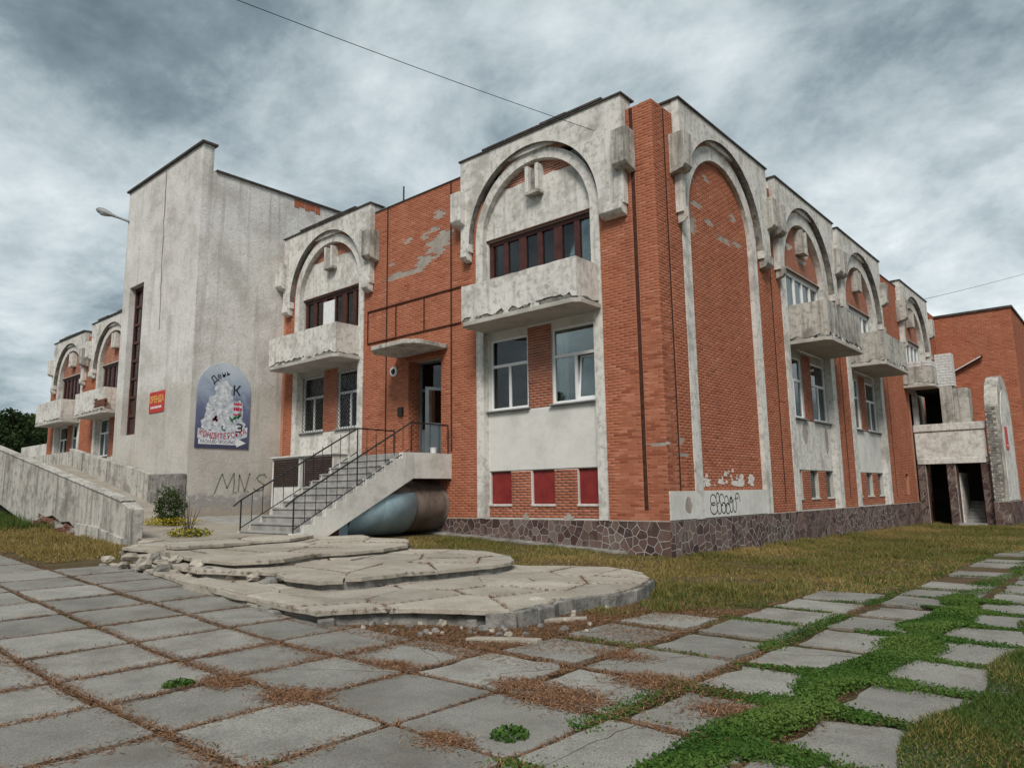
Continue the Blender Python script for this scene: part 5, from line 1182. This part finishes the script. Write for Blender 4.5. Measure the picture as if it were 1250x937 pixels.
# far lawn and right grass
d2 = lambda x, y: np.where((x > 7.30+.35*nz(x, y, 1.2)) | ((x > 4.6) & (y > 14)), .2+.8*nz(x, y, .8, 1), 0)*np.clip(9/np.maximum(3, np.hypot(x-8.7, y+15.7)), .12, 1)
P = np.vstack([scatter(200000, 7.3, 8.8, -13.5, -5, d2), scatter(260000, 7.3, 13, -14.2, 2, d2), scatter(110000, 4.5, 12, 2, 32, d2)])
P[:, 2] += .036*(P[:, 0] < 7.9)
t2 = lambda p: np.clip(.40+.3*(nz(p[:, 0], p[:, 1], 1.3, 3)-.5)+RNG.normal(0, .2, len(p)), 0, 1)
blades('green_verge', 'greengrass', P, .012, .05, .0055, t2, 1.4)
k = nz(P[:, 0], P[:, 1], 1.6, 8)*RNG.uniform(.3, 1, len(P)) > .36
blades('dry_verge', 'drygrass', P[k][::2], .02, .06, .006, tdry, 1.6)
# strip at the left by the ramp
d3 = lambda x, y: np.where((y < -8.6) & (y > -10.75-.25*nz(x, y, 2)) & (x < -7.6), .4+.6*nz(x, y, 1.0), 0)
P = scatter(60000, -20, -7, -11.2, -8.5, d3)
blades('dry_strip', 'drygrass', P, .04, .11, .012, lambda p: np.clip(RNG.normal(.62, .2, len(p)), 0, 1), 1.2)
d4 = lambda x, y: np.where((x < -13.8-1.5*nz(x, y, .9)) & (y < -8.55), np.clip((y+10.2)/1.2, 0, 1), 0)+np.where((x < -16.9) & (y > -8.5), .6, 0)
P = scatter(34000, -27, -11, -10.4, -7.2, d4)
blades('tall_grass', 'greengrass', P, .08, .27, .014, lambda p: np.clip(RNG.normal(.45, .2, len(p)), 0, 1), .8)
# clover in the path joints
def moss_d(x, y):
    jx = np.exp(-((x-6.62-.10*np.sin(y*.7)-.06*np.sin(y*2.3))/(.11+.22*nz(x, y, 1.9)*nz(x, y, .6, 2)))**4)*np.clip(2.6*nz(x, y, 2.6, 9)-.1, .0, 1)*np.where(y > -12.4, 1, 0)*np.where(y < -10.6, .5, 1)
    yy = ((y+12.2+.0) % 1.1); yy = np.minimum(yy, 1.1-yy)
    jy = np.exp(-(yy/(.07+.06*nz(x, y, 1.2)))**2)*np.where((x > 6.6) & (x < 7.9), .9, np.where((x > 5.4) & (x <= 6.6), .7*(nz(x, y, .9, 4) > .58), np.where((x > 4.4) & (y > -8), .5*(nz(x, y, .7, 2) > .6), .2*(nz(x, y, .8, 1) > .8))))
    xx = np.abs(x-5.58); jx2 = np.exp(-(xx/.10)**2)*np.where(y > -12.3, .6, 0)*(nz(x, y, .8, 6) > .56)
    xx = np.abs(x-4.5); jx3 = np.exp(-(xx/.05)**2)*.3*(nz(x, y, .9, 3) > .7)
    m = np.maximum.reduce([jx, jy*np.where(x > 3.6, 1, 0), jx2, jx3])
    return m*np.clip(11/np.maximum(3, np.hypot(x-8.7, y+15.7)), .2, 1)
P = np.vstack([scatter(380000, 3.6, 8.0, -13.2, -4, moss_d), scatter(300000, 6.2, 7.1, -12.5, -3, moss_d), scatter(280000, 4.4, 7.9, -4, 24, moss_d)])
k = np.exp(-((P[:, 0]-6.66)/.3)**2)
P[:, 2] += .028+RNG.uniform(0, 1, len(P))*(.014+.085*k*nz(P[:, 0], P[:, 1], 2.7, 1))
tn = np.clip(.25+.5*nz(P[:, 0], P[:, 1], 2.1, 2)+.25*(P[:, 2]-gvec(P[:, 0], P[:, 1]))/.06+RNG.normal(0, .12, len(P)), 0, 1)
leaves('clover_joints', 'moss', P, .011+.004*nz(P[:, 0], P[:, 1], 1.1, 3), tn, flat=.3)
# needle litter in the joints of the pavement
def joint_d(x, y):
    xx = ((x-3.42) % 1.1); xx = np.minimum(xx, 1.1-xx); yy = ((y+12.2) % 1.1); yy = np.minimum(yy, 1.1-yy)
    s = .026+.085*nz(x, y, .8)**2+.035*(nz(x, y, .35, 2) > .6)
    d = np.maximum(np.exp(-(xx/s)**2), np.exp(-(yy/s)**2))
    return np.where((y < -10.2) | (x > 3.2), d, 0)*np.where(x > 6.2, .4, 1)*np.where((x > 5) & (y > -8), .6, 1)*np.clip(8/np.maximum(3, np.hypot(x-8.7, y+15.7)), .15, 1)
def debris_d(x, y):
    return np.where(~in_terr(x, y) & (y > -10.35) & (y < -6) & (x > -.2) & (x < 4.6-.25*(y+10)*0), .5+.5*nz(x, y, 1.4), 0)*np.where(x > 3.4, .45, 1)
P = np.vstack([scatter(420000, -13, 8, -15, -9.9, joint_d), scatter(120000, 3.2, 7.8, -10, 3, joint_d), scatter(110000, -.5, 4.7, -10.4, -5.5, debris_d)])
P[:, 2] += .016+RNG.uniform(0, .026, len(P))
for (a_, b2, n_, sg) in ((690, 852, 2600, .2), (275, 832, 1500, .13), (360, 850, 1800, .16), (640, 838, 1600, .16), (800, 832, 2200, .2), (760, 800, 1200, .16), (480, 812, 900, .12), (900, 870, 1500, .2), (540, 905, 900, .12)):
    c_ = on_surf(a_, b2, g); q_ = np.c_[RNG.normal(c_[0], sg, n_), RNG.normal(c_[1], sg*.7, n_), np.zeros(n_)]; q_[:, 2] = gvec(q_[:, 0], q_[:, 1])+RNG.uniform(.004, .014, n_); P = np.vstack([P, q_])
ck = np.array(CRACK); ck = np.repeat(ck, 14, 0); ck = ck[nz(ck[:, 0], ck[:, 1], 1.1, 5) > .45]; ck[:, :2] += RNG.normal(0, .022, (len(ck), 2)); ck[:, 2] += RNG.uniform(0, .045, len(ck)); P = np.vstack([P, ck])
n_ = len(P); a = RNG.uniform(0, 2*np.pi, n_); ln = RNG.uniform(.012, .035, n_); wv = .0032
tz = RNG.normal(0, .25, n_)
dx, dy = np.cos(a)*ln, np.sin(a)*ln; ox, oy = -np.sin(a)*wv, np.cos(a)*wv; dzv = tz*ln
V = np.stack([np.c_[P[:, 0]-dx-ox, P[:, 1]-dy-oy, P[:, 2]-dzv], np.c_[P[:, 0]-dx+ox, P[:, 1]-dy+oy, P[:, 2]-dzv], np.c_[P[:, 0]+dx+ox, P[:, 1]+dy+oy, P[:, 2]+dzv], np.c_[P[:, 0]+dx-ox, P[:, 1]+dy-oy, P[:, 2]+dzv]], 1).reshape(-1, 3)
fast_mesh('needle_litter', 'litter', V, np.arange(4*n_).reshape(-1, 4), np.clip(RNG.normal(.5, .25, n_), 0, 1))
# small weeds on the slabs
def tuft(a, b_, r, h, lab):
    Pc = on_surf(a, b_, g); n = 260; ang = RNG.uniform(0, 2*np.pi, n); rr = r*np.sqrt(RNG.uniform(0, 1, n)); pts = np.c_[rr*np.cos(ang), rr*np.sin(ang), RNG.uniform(.005, h, n)*(1-.6*rr/r)]
    o = leaves('weed_tuft', 'moss', pts, .018, np.clip(RNG.normal(.5, .2, n), 0, 1), None, None); o.location = Pc
    tag(o, lab, 'weed')
tuft(218, 836, .13, .06, 'small green weed growing in the crack of a paving slab')
tuft(622, 899, .13, .08, 'green weed sprouting on the slab with dark soil')
# shrubs by the ramp end
def shrub(c, specs, lab, name):
    t = thing(name, lab, 'plant', loc=c); st = MB(); rr = random.Random(int(c[0]*10))
    for i in range(10): a = rr.uniform(0, 6.3); st.tube([(0, 0, -.05), (.15*math.cos(a), .15*math.sin(a), .35), (.3*math.cos(a), .3*math.sin(a), rr.uniform(.5, .9))], [.012, .009, .004], 4)
    st.build('stem', 'bark', t)
    for nm, mat, n, rx, rz, z0, sz in specs:
        u = RNG.normal(size=(n, 3)); u /= np.linalg.norm(u, axis=1)[:, None]; r = RNG.uniform(.35, 1, n)**.5; lump = 1+.25*np.sin(u[:, 0]*5+u[:, 2]*4)
        pts = u*(r*lump)[:, None]*np.array([rx, rx, rz])+np.array([0, 0, z0]); k = pts[:, 2] > 0
        leaves(nm, mat, pts[k], sz, np.clip(RNG.normal(.5, .2, k.sum())+.2*u[k, 2], 0, 1), t, 'stuff' if 'bloom' in nm else None)
dk = lambda x, y: dz(x)
c = on_surf(206, 641, dk); shrub(tuple(c), [('foliage', 'leafgreen', 2600, .42, .62, .55, .035), ('yellow_bloom', 'leafyellow', 1100, .75, .16, .12, .03)], 'green leafy shrub with yellow flowers at its foot beside the ramp end', 'flowering_shrub')
c = on_surf(165, 608, dk); shrub(tuple(c), [('foliage', 'leafgreen', 800, .3, .45, .4, .035), ('yellow_bloom', 'leafyellow', 500, .32, .2, .3, .03)], 'smaller shrub with yellow flowers against the inner ramp parapet', 'flowering_shrub')
c = on_surf(230, 655, dk); shrub(tuple(c), [('yellow_bloom', 'leafyellow', 500, .5, .13, .1, .028), ('foliage', 'leafgreen', 400, .5, .14, .1, .03)], 'low spreading plant with yellow flowers at the tower corner', 'flowering_plant')
# trees
def tree(x, y, h, r, lab, mat, n, seed, tr=.2, base=None):
    rr = random.Random(seed); z = g(x, y) if base is None else base; t = thing('broadleaf_tree', lab, 'tree', 'trees beyond the building', (x, y, z)); mb = MB()
    mb.tube([(0, 0, -.2), (.1, 0, h*.3), (0, .1, h*.6), (.05, 0, h*.9)], [tr, tr*.8, tr*.5, tr*.12], 8); cl = []
    for i in range(26):
        a = rr.uniform(0, 6.3); zz = h*rr.uniform(.32, .97); rad = r*(1-.55*max(0, zz/h-.55)/.45)*rr.uniform(.35, 1); e = Vector((rad*math.cos(a), rad*math.sin(a), zz)); mb.tube([(0, 0, zz*.72), e*.5+Vector((0, 0, zz*.42)), e], [tr*.3, tr*.18, tr*.05], 5); cl.append((e, rr.uniform(.5, 1.0)*r*.42))
    mb.build('trunk', 'bark', t); pts = []; tn = []
    for e, s in cl:
        m_ = n//len(cl); u = RNG.normal(size=(m_, 3)); u /= np.linalg.norm(u, axis=1)[:, None]; q = u*(RNG.uniform(.2, 1, m_)**.5*s)[:, None]*np.array([1, 1, .75])+np.array(e); pts.append(q); tn.append(np.clip(RNG.normal(.45, .2, m_)+.2*u[:, 2]+rr.uniform(-.12, .12), 0, 1))
    leaves('crown', mat, np.vstack(pts), .16 if h > 5 else .08, np.concatenate(tn), t, None)
for i, (x, y, h, r, mt, lab) in enumerate([(-62, 0.4, 7.6, 4.4, 'leafdark', 'dark dense tree beyond the ramp at the far end'), (-68.5, 4.6, 7.0, 2.6, 'leafdark', 'rounded dark tree next to the dense one behind the ramp'), (-74, 7.3, 8.2, 2.4, 'leafgreen', 'slim pale green tree standing behind the low pale wall'), (-82, 10.8, 7.6, 2.6, 'leafgreen', 'far pale tree close to the brick end of the wing'), (-60, -4.5, 6.6, 3.0, 'leafdark', 'dark tree rising over the outer ramp parapet')]):
    tree(x, y, h, r, lab, M and mt, 9000, 30+i)
tree(4.6, 41.5, 5.6, 1.6, 'green tree behind the far brick end wall', 'leafgreen', 6000, 50, .12)
tree(5.6, 36.0, 2.2, .9, 'low green bush beside the far brick end wall', 'leafdark', 3000, 51, .05)

pts = []; tn = []
for i in range(26):
    x = -60+i*5.2+RNG.uniform(-2, 2); y = -58+RNG.uniform(-8, 6); h = RNG.uniform(8, 15); m_ = 900; u = RNG.normal(size=(m_, 3)); u /= np.linalg.norm(u, axis=1)[:, None]
    pts.append(u*(RNG.uniform(.3, 1, m_)**.5)[:, None]*np.array([3.6, 3.0, h*.48])+np.array([x, y, h*.5+g(x, y)])); tn.append(np.clip(RNG.normal(.45, .2, m_)+.2*u[:, 2], 0, 1))
leaves('wood', 'leafdark', np.vstack(pts), .45, np.concatenate(tn))['label'] = 'far wood across the forecourt, mirrored in the panes'
